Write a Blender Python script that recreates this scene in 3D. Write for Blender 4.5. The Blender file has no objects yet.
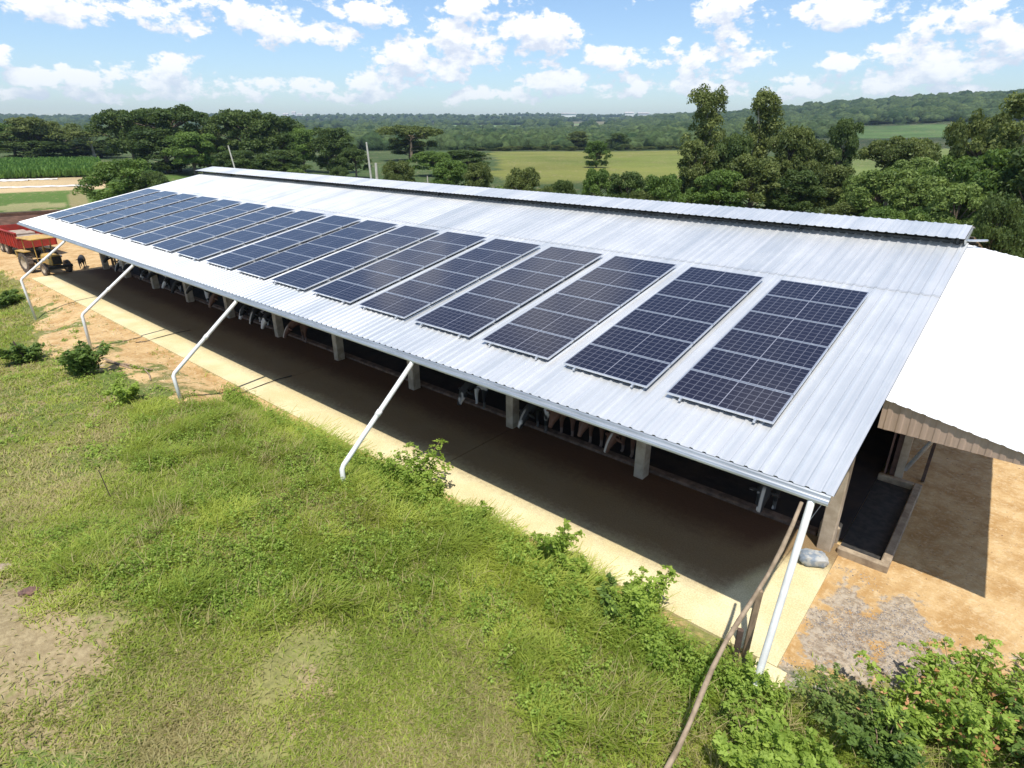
import bpy, bmesh, math, random
import numpy as np
from mathutils import Vector, Matrix
R_ = math.radians
rnd = random.Random(7); rng = np.random.default_rng(11)
sc = bpy.context.scene; COL = sc.collection

# ------------------------------------------------------------------ camera
CAM = np.array([1.394, -9.265, 8.757]); YAW = .7072; PIT = .3985; F = 601.6
fw = np.array([-math.sin(YAW)*math.cos(PIT), math.cos(YAW)*math.cos(PIT), -math.sin(PIT)])
rt = np.array([math.cos(YAW), math.sin(YAW), 0.]); up = np.cross(rt, fw)
HE, SL = 3.55, .1927            # eave height, roof slope (front)
cd = bpy.data.cameras.new('camera'); cam = bpy.data.objects.new('camera', cd); COL.objects.link(cam)
cam.matrix_world = Matrix(((rt[0], up[0], -fw[0], CAM[0]), (rt[1], up[1], -fw[1], CAM[1]), (rt[2], up[2], -fw[2], CAM[2]), (0, 0, 0, 1)))
cd.sensor_width = 36; cd.lens = F/1024*36; cd.clip_end = 20000; cd.clip_start = .1
sc.camera = cam
def direction(u, v=130.6):
    d = fw + rt*(u-512)/F - up*(v-384)/F
    return d
def place(u, r):                # a bearing and a distance -> ground x, y
    d = direction(u); h = math.hypot(d[0], d[1]); return CAM[0]+d[0]/h*r, CAM[1]+d[1]/h*r
def height_at(u, v, r):         # world height that is seen on row v at that distance
    d = direction(u, v); return CAM[2] + d[2]/math.hypot(d[0], d[1])*r

# ------------------------------------------------------------------ node helpers
def new_mat(name):
    m = bpy.data.materials.new(name); m.use_nodes = True; nt = m.node_tree
    b = nt.nodes['Principled BSDF']; return m, nt, b
def N(nt, t, **kw):
    n = nt.nodes.new(t)
    for k, v in kw.items():
        if k in n.inputs: n.inputs[k].default_value = v
        else: setattr(n, k, v)
    return n
def math_n(nt, op, a, b=None, c=None, clamp=False):
    n = nt.nodes.new('ShaderNodeMath'); n.operation = op; n.use_clamp = clamp
    for i, x in enumerate((a, b, c)):
        if x is None: continue
        if isinstance(x, (int, float)): n.inputs[i].default_value = x
        else: nt.links.new(x, n.inputs[i])
    return n.outputs[0]
def mix_c(nt, fac, a, b, mode='MIX'):
    n = nt.nodes.new('ShaderNodeMix'); n.data_type = 'RGBA'; n.blend_type = mode
    for s, x in ((0, fac), (6, a), (7, b)):
        if isinstance(x, (int, float)): n.inputs[s].default_value = x
        elif isinstance(x, tuple): n.inputs[s].default_value = (*x[:3], 1)
        else: nt.links.new(x, n.inputs[s])
    return n.outputs[2]
def ramp(nt, x, a, b, lo=0., hi=1.):
    n = nt.nodes.new('ShaderNodeMapRange'); n.interpolation_type = 'SMOOTHSTEP'
    nt.links.new(x, n.inputs[0])
    for i, v in enumerate((a, b, lo, hi)): n.inputs[i+1].default_value = v
    return n.outputs[0]
def noise(nt, scale, detail=4, rough=.55, vec=None, kind='Object', stretch=None, dist=0):
    n = N(nt, 'ShaderNodeTexNoise'); n.inputs['Scale'].default_value = scale; n.inputs['Detail'].default_value = detail
    n.inputs['Roughness'].default_value = rough; n.inputs['Distortion'].default_value = dist
    if vec is None:
        tc = N(nt, 'ShaderNodeTexCoord'); vec = tc.outputs[kind]
    if stretch:
        mp = N(nt, 'ShaderNodeMapping'); mp.inputs['Scale'].default_value = stretch; nt.links.new(vec, mp.inputs[0]); vec = mp.outputs[0]
    nt.links.new(vec, n.inputs['Vector']); return n.outputs[0]
def bump(nt, b, h, strength=.3, dist=.02):
    n = N(nt, 'ShaderNodeBump'); n.inputs['Strength'].default_value = strength; n.inputs['Distance'].default_value = dist
    nt.links.new(h, n.inputs['Height']); nt.links.new(n.outputs[0], b.inputs['Normal'])
def mat(name, c1, c2=None, scale=6, rough=.8, metal=0, bmp=0, det=5, stretch=None, lo=.35, hi=.65, bd=.01, kind='Object'):
    m, nt, b = new_mat(name); c2 = c2 or tuple(x*.75 for x in c1)
    n = noise(nt, scale, det, .6, stretch=stretch, kind=kind)
    nt.links.new(mix_c(nt, ramp(nt, n, lo, hi), c2, c1), b.inputs['Base Color'])
    b.inputs['Roughness'].default_value = rough; b.inputs['Metallic'].default_value = metal
    if bmp: bump(nt, b, n, bmp, bd)
    return m
M = {}
# galvanised roof sheet: streaks run up the slope, each sheet weathered a little differently
def roof_mat():
    m, nt, b = new_mat('galvanised_sheet')
    tc = N(nt, 'ShaderNodeTexCoord'); v = tc.outputs['Object']
    s3 = noise(nt, .9, 5, .65, v)
    sx = N(nt, 'ShaderNodeSeparateXYZ'); nt.links.new(v, sx.inputs[0])
    wnz = N(nt, 'ShaderNodeTexWhiteNoise'); wnz.noise_dimensions = '2D'; cb = N(nt, 'ShaderNodeCombineXYZ')
    nt.links.new(math_n(nt, 'FLOOR', math_n(nt, 'DIVIDE', sx.outputs[0], .98)), cb.inputs[0]); nt.links.new(math_n(nt, 'GREATER_THAN', sx.outputs[1], 8.05), cb.inputs[1]); nt.links.new(cb.outputs[0], wnz.inputs['Vector'])
    s2 = noise(nt, 1.0, 3, .6, v, stretch=(9, .05, .05)); s1 = noise(nt, 1.0, 2, .5, v, stretch=(1.4, .10, .1))
    mx = math_n(nt, 'ADD', math_n(nt, 'MULTIPLY', s2, .45), math_n(nt, 'ADD', math_n(nt, 'MULTIPLY', s1, .40), math_n(nt, 'MULTIPLY', wnz.outputs[0], .15)))
    c = mix_c(nt, ramp(nt, mx, .30, .64), (.53, .56, .575), (.73, .73, .715)); c = mix_c(nt, ramp(nt, s3, .5, .8, 0, .25), c, (.80, .80, .78))
    sp = N(nt, 'ShaderNodeSeparateXYZ'); nt.links.new(v, sp.inputs[0])
    # dirt line where the upper row of sheets laps over the lower one
    lap = ramp(nt, math_n(nt, 'ABSOLUTE', math_n(nt, 'SUBTRACT', sp.outputs[1], 8.05)), .0, .05, .3, 0)
    c = mix_c(nt, lap, c, (.25, .25, .26))
    nt.links.new(c, b.inputs['Base Color']); b.inputs['Metallic'].default_value = .5
    nt.links.new(ramp(nt, s3, .3, .7, .36, .46), b.inputs['Roughness']); return m
M['roof'] = roof_mat()
M['white_sheet'] = mat('white_painted_sheet', (.80, .80, .79), (.72, .72, .71), 2, .5)
M['fascia'] = mat('brown_grey_sheet', (.46, .33, .25), (.38, .27, .20), 1.5, .6, stretch=(6, 1, .6))
M['galv'] = mat('galvanised_gutter', (.55, .57, .58), (.42, .44, .45), 3, .38, .7, stretch=(.4, 4, 4))
M['dark_steel'] = mat('dark_steel', (.10, .10, .10), (.06, .06, .06), 4, .6, .4)
M['alu'] = mat('aluminium', (.75, .76, .77), (.68, .69, .7), 8, .35, .8)
M['pvc'] = mat('white_pvc', (.82, .82, .80), (.70, .69, .66), 2.5, .45)
M['post'] = mat('precast_concrete', (.48, .40, .30), (.34, .27, .19), 3, .9, bmp=.3)
M['kerb'] = mat('rough_concrete', (.40, .32, .22), (.24, .18, .12), 4, .95, bmp=.5)
M['wood'] = mat('weathered_wood', (.34, .24, .15), (.20, .14, .09), 5, .85, bmp=.4, stretch=(3, 3, .6))
M['bamboo'] = mat('dry_pole_wood', (.36, .27, .18), (.22, .16, .10), 6, .8, bmp=.3)
M['wood_dark'] = mat('dark_wood', (.11, .07, .05), (.06, .04, .03), 5, .9, bmp=.4)
M['bark'] = mat('bark', (.22, .17, .12), (.11, .085, .06), 2, .9, bmp=.5)
M['bark_pale'] = mat('pale_bark', (.42, .37, .29), (.24, .2, .15), 2, .9, bmp=.4)
M['red'] = mat('worn_red_paint', (.42, .035, .02), (.26, .03, .02), 2, .55)
M['tan_load'] = mat('dusty_timber_bed', (.42, .34, .26), (.28, .22, .17), 2, .9)
M['yellow'] = mat('worn_yellow_paint', (.60, .38, .08), (.42, .27, .10), 3, .55)
M['rubber'] = mat('dusty_rubber', (.16, .12, .09), (.07, .055, .045), 5, .9)
M['rim'] = mat('dusty_cream_rim', (.55, .46, .33), (.36, .28, .2), 5, .6)
M['black_iron'] = mat('greasy_iron', (.05, .045, .04), (.02, .02, .02), 6, .7)
M['sack'] = mat('woven_plastic_sack', (.40, .40, .38), (.20, .24, .29), 5, .6, bmp=.6, lo=.42, hi=.55, bd=.03)
M['rock'] = mat('reddish_stone', (.20, .11, .08), (.10, .06, .05), 8, .95, bmp=.6)
M['utility'] = mat('concrete_pole', (.58, .55, .48), (.45, .42, .36), 2, .85)
M['plastic'] = mat('white_mulch_film', (.82, .80, .76), (.6, .52, .42), .6, .5)
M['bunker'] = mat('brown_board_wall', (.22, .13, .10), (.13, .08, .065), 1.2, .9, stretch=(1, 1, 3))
M['far_white'] = mat('white_render', (.75, .75, .74), (.65, .65, .64), .05, .8)
M['far_roof'] = mat('grey_tin_roof', (.5, .48, .45), (.4, .38, .36), .05, .6)
def glass_cells():
    m, nt, b = new_mat('solar_cells')
    tc = N(nt, 'ShaderNodeTexCoord'); sp = N(nt, 'ShaderNodeSeparateXYZ'); nt.links.new(tc.outputs['Object'], sp.inputs[0])
    def grid(ax, n, size, w):
        t = math_n(nt, 'MULTIPLY', math_n(nt, 'ADD', sp.outputs[ax], size/2), n/size)
        f = math_n(nt, 'ABSOLUTE', math_n(nt, 'SUBTRACT', math_n(nt, 'FRACT', t), .5))
        return ramp(nt, f, .5-w*1.4, .5-w*.6, 0, 1)
    gx = grid(0, 12, 2.06, .045); gy = grid(1, 6, 1.02, .045)
    bus = math_n(nt, 'MULTIPLY', grid(1, 54, 1.02, .10), .10)
    mid = ramp(nt, math_n(nt, 'ABSOLUTE', sp.outputs[0]), .006, .011, .8, 0)
    g = math_n(nt, 'MULTIPLY', math_n(nt, 'MAXIMUM', gx, gy), .33)
    g = math_n(nt, 'MAXIMUM', math_n(nt, 'MAXIMUM', g, mid), bus)
    oi = N(nt, 'ShaderNodeObjectInfo')
    cell = mix_c(nt, oi.outputs['Random'], (.007, .008, .022), (.010, .010, .023))
    nt.links.new(mix_c(nt, g, cell, (.30, .31, .36)), b.inputs['Base Color'])
    b.inputs['Roughness'].default_value = .14; b.inputs['IOR'].default_value = 1.42
    return m
M['cells'] = glass_cells()
def leaf_mat(name, dark, light, transl=.35, rough=.6):
    m, nt, b = new_mat(name)
    at = N(nt, 'ShaderNodeAttribute', attribute_name='tint'); oi = N(nt, 'ShaderNodeObjectInfo')
    f = math_n(nt, 'ADD', at.outputs['Fac'], math_n(nt, 'MULTIPLY', math_n(nt, 'SUBTRACT', oi.outputs['Random'], .5), .25), clamp=True)
    c = mix_c(nt, f, dark, light)
    nt.links.new(c, b.inputs['Base Color']); b.inputs['Roughness'].default_value = rough
    b.inputs['Specular IOR Level'].default_value = .3
    tr = N(nt, 'ShaderNodeBsdfTranslucent'); nt.links.new(mix_c(nt, .5, c, (light[0]*1.3, light[1]*1.3, light[2]*.8)), tr.inputs[0])
    mx = N(nt, 'ShaderNodeMixShader'); mx.inputs[0].default_value = transl
    nt.links.new(b.outputs[0], mx.inputs[1]); nt.links.new(tr.outputs[0], mx.inputs[2])
    nt.links.new(mx.outputs[0], nt.nodes['Material Output'].inputs[0]); return m
M['leaf_dark'] = leaf_mat('foliage_dark', (.04, .075, .018), (.13, .18, .045))
M['leaf_olive'] = leaf_mat('foliage_olive', (.06, .09, .022), (.20, .235, .065))
M['leaf_mid'] = leaf_mat('foliage_mid', (.055, .105, .02), (.18, .27, .055))
M['leaf_light'] = leaf_mat('foliage_light', (.08, .13, .03), (.24, .32, .08))
M['leaf_weed'] = leaf_mat('foliage_weed', (.15, .235, .03), (.40, .52, .10), .45)
M['leaf_dry'] = leaf_mat('foliage_dry', (.35, .16, .06), (.6, .32, .16), .3)
M['blade'] = leaf_mat('grass_blade', (.17, .245, .03), (.46, .52, .095), .45)
M['blade_dry'] = leaf_mat('grass_blade_dry', (.24, .23, .08), (.50, .42, .20), .35)
M['corn'] = leaf_mat('corn_leaf', (.07, .15, .03), (.20, .34, .07), .4)

# ------------------------------------------------------------------ mesh helpers
class MB:
    def __init__(s): s.v = []; s.f = []; s.m = []
    def add(s, vs, fs, mi=0):
        o = len(s.v); s.v += [tuple(x) for x in vs]; s.f += [tuple(i+o for i in f) for f in fs]; s.m += [mi]*len(fs); return s
    def box(s, x0, x1, y0, y1, z0, z1, mi=0, rot=None, at=None):
        vs = [Vector((x, y, z)) for x in (x0, x1) for y in (y0, y1) for z in (z0, z1)]
        if rot is not None: vs = [rot @ v for v in vs]
        if at is not None: vs = [v+Vector(at) for v in vs]
        return s.add(vs, [(0, 1, 3, 2), (4, 6, 7, 5), (0, 4, 5, 1), (2, 3, 7, 6), (0, 2, 6, 4), (1, 5, 7, 3)], mi)
    def tube(s, pts, rad, n=8, mi=0, cap=True):
        pts = [Vector(p) for p in pts]; rad = rad if isinstance(rad, (list, tuple)) else [rad]*len(pts)
        vs = []; fs = []
        for i, p in enumerate(pts):
            t = (pts[min(i+1, len(pts)-1)]-pts[max(i-1, 0)]).normalized()
            a = t.orthogonal().normalized() if abs(t.z) > .95 else t.cross(Vector((0, 0, 1))).normalized()
            b = t.cross(a)
            vs += [p+(a*math.cos(2*math.pi*k/n)+b*math.sin(2*math.pi*k/n))*rad[i] for k in range(n)]
        for i in range(len(pts)-1):
            for k in range(n):
                k2 = (k+1) % n; fs.append((i*n+k, i*n+k2, (i+1)*n+k2, (i+1)*n+k))
        if cap: fs += [tuple(range(n))[::-1], tuple((len(pts)-1)*n+k for k in range(n))]
        return s.add(vs, fs, mi)
    def lathe(s, prof, n=24, mi=0, axis='y', at=(0, 0, 0)):   # profile of (radius, offset along axis), closed ring
        vs = []; L = len(prof)
        for k in range(n):
            a = 2*math.pi*k/n
            for r, o in prof: vs.append((at[0]+r*math.cos(a), at[1]+o, at[2]+r*math.sin(a)))
        fs = [(k*L+i, k*L+(i+1) % L, ((k+1) % n)*L+(i+1) % L, ((k+1) % n)*L+i) for k in range(n) for i in range(L)]
        return s.add(vs, fs, mi)
    def prism(s, poly, x0, x1, mi=0):     # closed (y, z) outline extruded along x
        n = len(poly); vs = [(x0, y, z) for y, z in poly]+[(x1, y, z) for y, z in poly]
        return s.add(vs, [(i, (i+1) % n, n+(i+1) % n, n+i) for i in range(n)]+[tuple(range(n))[::-1], tuple(range(n, 2*n))], mi)
    def build(s, name, mats, parent=None, smooth=False, bevel=0):
        me = bpy.data.meshes.new(name); me.from_pydata(s.v, [], s.f)
        mats = mats if isinstance(mats, (list, tuple)) else [mats]
        for m in mats: me.materials.append(m)
        if len(mats) > 1: me.polygons.foreach_set('material_index', s.m)
        bm = bmesh.new(); bm.from_mesh(me); bmesh.ops.recalc_face_normals(bm, faces=bm.faces)
        if bevel: bmesh.ops.bevel(bm, geom=[e for e in bm.edges if len(e.link_faces) == 2 and e.calc_face_angle(0) > .6], offset=bevel, segments=1, affect='EDGES', clamp_overlap=True)
        bm.to_mesh(me); bm.free()
        if smooth: me.polygons.foreach_set('use_smooth', [True]*len(me.polygons))
        return link(name, me, parent)
def link(name, me, parent=None):
    o = bpy.data.objects.new(name, me); COL.objects.link(o)
    if parent is not None: o.parent = parent
    return o
def np_mesh(name, V, Fc, mats, tint=None, smooth=False, mi=None):
    me = bpy.data.meshes.new(name); V = np.asarray(V, np.float32); Fc = np.asarray(Fc, np.int32)
    k = Fc.shape[1]; me.vertices.add(len(V)); me.vertices.foreach_set('co', V.ravel())
    me.loops.add(Fc.size); me.loops.foreach_set('vertex_index', Fc.ravel())
    me.polygons.add(len(Fc)); me.polygons.foreach_set('loop_start', np.arange(0, Fc.size, k, dtype=np.int32))
    for m in (mats if isinstance(mats, (list, tuple)) else [mats]): me.materials.append(m)
    if mi is not None: me.polygons.foreach_set('material_index', np.asarray(mi, np.int32))
    if tint is not None:
        a = me.attributes.new('tint', 'FLOAT', 'POINT'); a.data.foreach_set('value', np.asarray(tint, np.float32))
    if smooth: me.polygons.foreach_set('use_smooth', np.ones(len(Fc), bool))
    me.update(calc_edges=True); me.validate(); return me
def thing(name, label, cat, loc=(0, 0, 0), rz=0, group=None):
    o = bpy.data.objects.new(name, None); COL.objects.link(o); o.location = loc; o.rotation_euler = (0, 0, rz); o.empty_display_size = .3
    tag(o, label, cat, group); return o
def tag(o, label, cat=None, group=None, kind=None):
    if label: o['label'] = label
    if cat: o['category'] = cat
    if group: o['group'] = group
    if kind: o['kind'] = kind
    return o
def struct(o, label=None, cat=None): o['kind'] = 'structure'; return tag(o, label, cat)
def copy_tree(o, parent=None):
    c = o.copy(); COL.objects.link(c)
    if parent is not None: c.parent = parent
    for ch in list(o.children): copy_tree(ch, c)
    return c

# ------------------------------------------------------------------ terrain
def vnoise(x, y, s, seed=0):
    x = np.asarray(x)/s; y = np.asarray(y)/s; xi = np.floor(x).astype(np.int64); yi = np.floor(y).astype(np.int64); fx = x-xi; fy = y-yi
    def h(a, b):
        n = (a*374761393+b*668265263+seed*974634777) & 0x7fffffff; n = ((n ^ (n >> 13))*1274126177) & 0x7fffffff
        return ((n ^ (n >> 16)) & 0xffff)/65535.
    fx = fx*fx*(3-2*fx); fy = fy*fy*(3-2*fy)
    return (h(xi, yi)*(1-fx)+h(xi+1, yi)*fx)*(1-fy)+(h(xi, yi+1)*(1-fx)+h(xi+1, yi+1)*fx)*fy
def fbm(x, y, s, seed=0, o=4):
    t = 0; a = .5; w = 0
    for i in range(o): t = t+a*vnoise(x, y, s/2**i, seed+i*7); w += a; a *= .5
    return t/w
def sstep(x, a, b): t = np.clip((x-a)/(b-a), 0, 1); return t*t*(3-2*t)
def polymask(X, Y, poly, soft=.5):
    ins = np.zeros(X.shape, bool); d = np.full(X.shape, 1e9); n = len(poly)
    for i in range(n):
        x0, y0 = poly[i]; x1, y1 = poly[(i+1) % n]
        with np.errstate(divide='ignore', invalid='ignore'):
            c = ((y0 > Y) != (y1 > Y)) & (X < (x1-x0)*(Y-y0)/((y1-y0) if y1 != y0 else 1e-9)+x0)
        ins ^= c
        L = (x1-x0)**2+(y1-y0)**2+1e-12; t = np.clip(((X-x0)*(x1-x0)+(Y-y0)*(y1-y0))/L, 0, 1)
        d = np.minimum(d, np.hypot(X-x0-t*(x1-x0), Y-y0-t*(y1-y0)))
    sd = np.where(ins, d, -d); return np.clip(.5+sd/soft/2, 0, 1)
P_TALL = [(-19.9, -3.4), (-17.3, -1.9), (-12.8, -.9), (-8.9, -.55), (-4.8, -.5), (-1.5, -.55), (-.4, -.7), (.1, -1.1), (1.6, -.2), (3.1, 1.2), (9, 2), (9, -6), (-1.8, -4.6), (-3.2, -4.2), (-4.7, -3.8), (-6.6, -4.7), (-7.4, -6.1), (-8.1, -7.), (-10.3, -7.6), (-11.3, -8.0), (-11.6, -7.6), (-11.1, -6.4), (-15.4, -5.3)]
P_WEED = [(-13.5, -8.3), (-12.3, -6.6), (-10., -4.4), (-6.6, -4.4), (-7.2, -6.), (-8.5, -7.2), (-10.5, -8.), (-11.6, -8.4)]
P_BARE = [(-12.6, -9.3), (-12., -8.75), (-10.9, -8.1), (-9.4, -7.6), (-7.9, -7.9), (-7.4, -8.4), (-8.2, -9.4), (-10, -10.3)]
P_BARE2 = [(-9.3, -9.3), (-8., -8.2), (-6.1, -7.4), (-5.7, -7.8), (-6.5, -9.6), (-7.9, -11)]
P_BARE3 = [(-6.6, -5.9), (-5.9, -5.4), (-4.8, -6.1), (-5.1, -6.8)]
P_ORANGE = [(-90, -1), (-90, 12), (-47, 12), (-47, 0), (0, -.3), (-4.8, -.62), (-12.1, -1.1), (-16.9, -1.6), (-19.6, -3.), (-24.3, -3.5), (-28.5, -4.6), (-34, -3.2), (-44, -1.2), (-60, -1)]
P_YARD = [(-.3, -.1), (1., .3), (2., 1.3), (3.6, 2.2), (14, 3), (14, 40), (.2, 40), (-.3, 3)]
P_GRAVEL = [(-.1, .3), (-.15, 1.3), (.05, 1.7), (.0, 2.6), (.45, 3.3), (.8, 2.7), (1.25, 3.2), (1.9, 2.6), (2.5, 2.7), (2.3, 1.8), (1.6, 1.7), (2.1, .8), (1.1, .5), (.5, -.1)]
def local_h(X, Y):
    B = np.interp(X, [-75, -55, -38, -28, -19, -14, -10, -6, -3, 0, 1.5, 5], [-.3, -.3, -.45, .15, .5, .8, 1.0, .55, .36, .16, .0, .0])
    a = sstep(-Y, .35, 2.6); m = sstep(-X, -6, 70)*0+1
    h = -.06 + B*a
    bank = np.clip(sstep(-Y, 3.0, 8.), 0, 1)*.15
    h = h+bank*np.where(X < 2, 1, 0)
    amp = np.clip(a+sstep(X, .2, 1.), 0, 1)*(.05+.06*np.clip(a, 0, 1))
    rough = (fbm(X, Y, 1.6, 3)-.5)*2*amp+(fbm(X, Y, .45, 9, 2)-.5)*amp*.6
    barn = (X < .15) & (X > -47.5) & (Y > -.3) & (Y < 26)
    return np.where(barn, -.06, h+rough)
# far profile: per bearing, the row at which the land is seen at each distance
PROF_U = [-400, 0, 300, 480, 600, 700, 780, 860, 940, 1010, 1300, 1600]
PROF_R = [260, 350, 500, 700, 1000, 1400, 2200, 3000, 4200]
PROF_V = [[156, 149, 143, 139, 134, 130, 124, 118, 117],
          [156, 149, 143, 139, 134, 130, 124, 118, 117],
          [156, 150, 143, 139, 134, 129, 123, 117, 116],
          [154, 149, 143, 138, 134, 129, 122, 116.5, 116],
          [154, 149, 143, 138, 133, 128, 121, 117, 116],
          [154, 147, 139, 131, 127, 121, 117, 116, 116],
          [154, 147, 139, 131, 123, 114, 114, 114, 114],
          [154, 147, 137, 129, 117, 107.5, 108, 109, 110],
          [153, 146, 136, 128, 111, 101.5, 102, 103, 104],
          [153, 146, 136, 127, 108, 97.5, 98, 99, 100],
          [153, 146, 136, 127, 108, 97, 98, 99, 100],
          [153, 146, 136, 127, 108, 97, 98, 99, 100]]
_tan = lambda u, v: (lambda d: d[2]/math.hypot(d[0], d[1]))(direction(u, v))
def _az(u): d = direction(u); return math.atan2(d[0], d[1])
AZ = np.array([_az(u) for u in PROF_U]); TAB = np.array([[CAM[2]+_tan(u, v)*r for r, v in zip(PROF_R, row)] for u, row in zip(PROF_U, PROF_V)])
def terrain(X, Y):
    X = np.asarray(X, float); Y = np.asarray(Y, float)
    dx = X-CAM[0]; dy = Y-CAM[1]; r = np.hypot(dx, dy); az = np.arctan2(dx, dy)
    az = np.clip(az, AZ.min()+1e-6, AZ.max()-1e-6)
    fi = np.interp(az, AZ, np.arange(len(AZ))); i0 = np.clip(np.floor(fi).astype(int), 0, len(AZ)-2); ft = fi-i0; ft = ft*ft*(3-2*ft)
    lr = np.log(np.clip(r, PROF_R[0], PROF_R[-1])); fj = np.interp(lr, np.log(PROF_R), np.arange(len(PROF_R)))
    j0 = np.clip(np.floor(fj).astype(int), 0, len(PROF_R)-2); fr = fj-j0
    g = lambda i, j: TAB[i, j]
    far = (g(i0, j0)*(1-fr)+g(i0, j0+1)*fr)*(1-ft)+(g(i0+1, j0)*(1-fr)+g(i0+1, j0+1)*fr)*ft
    far = far+(fbm(X, Y, 420, 21, 3)-.5)*np.clip((r-500)/900, 0, 1)*12
    near = local_h(X, Y); t = sstep(r, 90, 260)
    return near*(1-t)+far*t
TH = lambda x, y: float(terrain(np.array([x]), np.array([y]))[0])
def make_ground():
    rs = [2.2]
    while rs[-1] < 4300: rs.append(rs[-1]+max(.13, rs[-1]*.0105 if rs[-1] < 60 else rs[-1]*.02))
    rs = np.array(rs); azc = _az(512)
    fine = np.arange(azc-R_(52), azc+R_(52), R_(.24)); coarse = np.linspace(azc+R_(52), azc+R_(308), 48)[:-1]
    az = np.concatenate([fine, coarse]); na = len(az); nr = len(rs)
    RR, AA = np.meshgrid(rs, az, indexing='ij'); X = CAM[0]+np.sin(AA)*RR; Y = CAM[1]+np.cos(AA)*RR
    # behind the camera the land simply runs on level
    Z = terrain(X, Y); back = np.abs(AA-azc) > R_(60)
    Z = np.where(back & (RR > 60), np.minimum(Z, 2), Z)
    V = np.stack([X, Y, Z], -1).reshape(-1, 3); V = np.vstack([V, [CAM[0], CAM[1], .1]])
    i = np.arange(nr-1)[:, None]; j = np.arange(na)[None]; j2 = (j+1) % na
    Fc = np.stack([i*na+j, i*na+j2, (i+1)*na+j2, (i+1)*na+j], -1).reshape(-1, 4)
    tri = np.stack([np.full(na, nr*na), (np.arange(na)+1) % na, np.arange(na), np.arange(na)], -1)
    m, nt, b = new_mat('ground_cover')
    me = np_mesh('ground', V, Fc, m, smooth=True)
    Xf, Yf = V[:, 0], V[:, 1]; r = np.hypot(Xf-CAM[0], Yf-CAM[1]); az_ = np.arctan2(Xf-CAM[0], Yf-CAM[1])
    u_ = 512+F/math.cos(PIT)*0+0*r
    # bearing -> column seen on the horizon
    uu = np.interp(az_, [_az(q) for q in range(-400, 1700, 50)], list(range(-400, 1700, 50)))
    n1 = fbm(Xf, Yf, 5, 31); 
    wo = np.maximum(polymask(Xf, Yf, P_ORANGE, .7), polymask(Xf, Yf, P_YARD, .5)); wg = polymask(Xf, Yf, P_GRAVEL, 1.1)
    wb = np.maximum.reduce([polymask(Xf, Yf, P_BARE, 1.1)*.95, polymask(Xf, Yf, P_BARE2, 1.4)*.72, polymask(Xf, Yf, P_BARE3, .8)*.75, np.full(Xf.shape, .34)+.35*(n1-.5)])
    wo = np.where(wo > .5, wo-.5*sstep(fbm(Xf, Yf, 2.6, 77), .42, .54)*(Xf < -14)*(Yf < -.9), wo)
    # cover colours
    base = np.zeros((len(Xf), 3)); base[:] = (.13, .165, .05)
    rj = r*(1+.10*(fbm(Xf, Yf, 9, 91)-.5)*(r < 400))
    short = sstep(fbm(Xf, Yf, 3, 41), .35, .65)[:, None]; near_c = (1-short)*np.array([.12, .165, .04])+short*np.array([.215, .205, .075]); base = near_c
    def setc(mask, c):
        nonlocal base; mask = np.clip(mask, 0, 1)[:, None]; base = base*(1-mask)+np.array(c)*mask
    forest = (.030, .050, .018)
    setc(sstep(r, 66, 80), (.085, .14, .03))
    setc(((rj > 96) & (rj < 103) & (uu < 45)).astype(float)*.6, (.38, .33, .17))
    setc(((rj > 90) & (rj < 122) & (uu > 50+rj*.1-10) & (uu < 74-rj*.05)).astype(float)*.5, (.36, .25, .15))
    setc(((rj > 121) & (rj < 152) & (uu < 92)).astype(float), (.44, .33, .19))
    setc(((r > 152) & (uu < 300)).astype(float), (.06, .09, .03))
    setc(sstep(r, 60, 75)*(uu > 300), (.055, .085, .028))
    mead = sstep(fbm(Xf, Yf, 25, 5), .3, .7)[:, None]
    mk = ((r > 112) & (r < 300) & (uu < 700)).astype(float)*sstep(uu+60*(fbm(Xf, Yf, 14, 6)-.5), 488, 502)*sstep(r+30*(fbm(Xf, Yf, 10, 16)-.5), 108, 122); base = base*(1-mk[:, None])+mk[:, None]*(np.array([.135, .16, .035])*(1-mead)+np.array([.175, .185, .045])*mead)
    setc(((r > 100) & (r < 320) & (uu > 840)).astype(float)*.8, (.16, .20, .06))
    setc((r > 310).astype(float), forest)
    setc(((r > 470) & (r < 740) & (uu > 850)).astype(float), (.075, .13, .04))
    # far patchwork of fields and plantations between the woods
    cell = vnoise(Xf*.8+Yf*.3, Yf*.9-Xf*.25, 260, 3); patch = ((cell > .66) & (r > 900) & (uu < 720)).astype(float)
    setc(patch*.85, (.15, .21, .08)); patch2 = ((cell < .16) & (r > 700) & (uu < 720)).astype(float); setc(patch2*.7, (.20, .19, .11))
    setc(((r > 820) & (r < 1250) & (uu > 300) & (uu < 352)).astype(float), (.17, .26, .08))
    setc(((r > 1150) & (r < 1700) & (uu > 430) & (uu < 600)).astype(float)*sstep(fbm(Xf, Yf, 200, 8), .35, .5), (.14, .22, .08))
    for nm, arr in (('cover', np.c_[base, np.ones(len(base))]), ('mask', np.c_[wo, wg, wb, np.ones(len(base))])):
        a = me.attributes.new(nm, 'FLOAT_COLOR', 'POINT'); a.data.foreach_set('color', arr.astype(np.float32).ravel())
    tc = N(nt, 'ShaderNodeTexCoord').outputs['Object']
    nA = noise(nt, 1.1, 8, .68, tc); nB = noise(nt, 9, 5, .65, tc); nC = noise(nt, .018, 7, .6, tc); nD = noise(nt, 28, 3, .6, tc)
    ac = N(nt, 'ShaderNodeAttribute', attribute_name='cover'); am = N(nt, 'ShaderNodeAttribute', attribute_name='mask'); sp = N(nt, 'ShaderNodeSeparateColor'); nt.links.new(am.outputs['Color'], sp.inputs[0])
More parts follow.
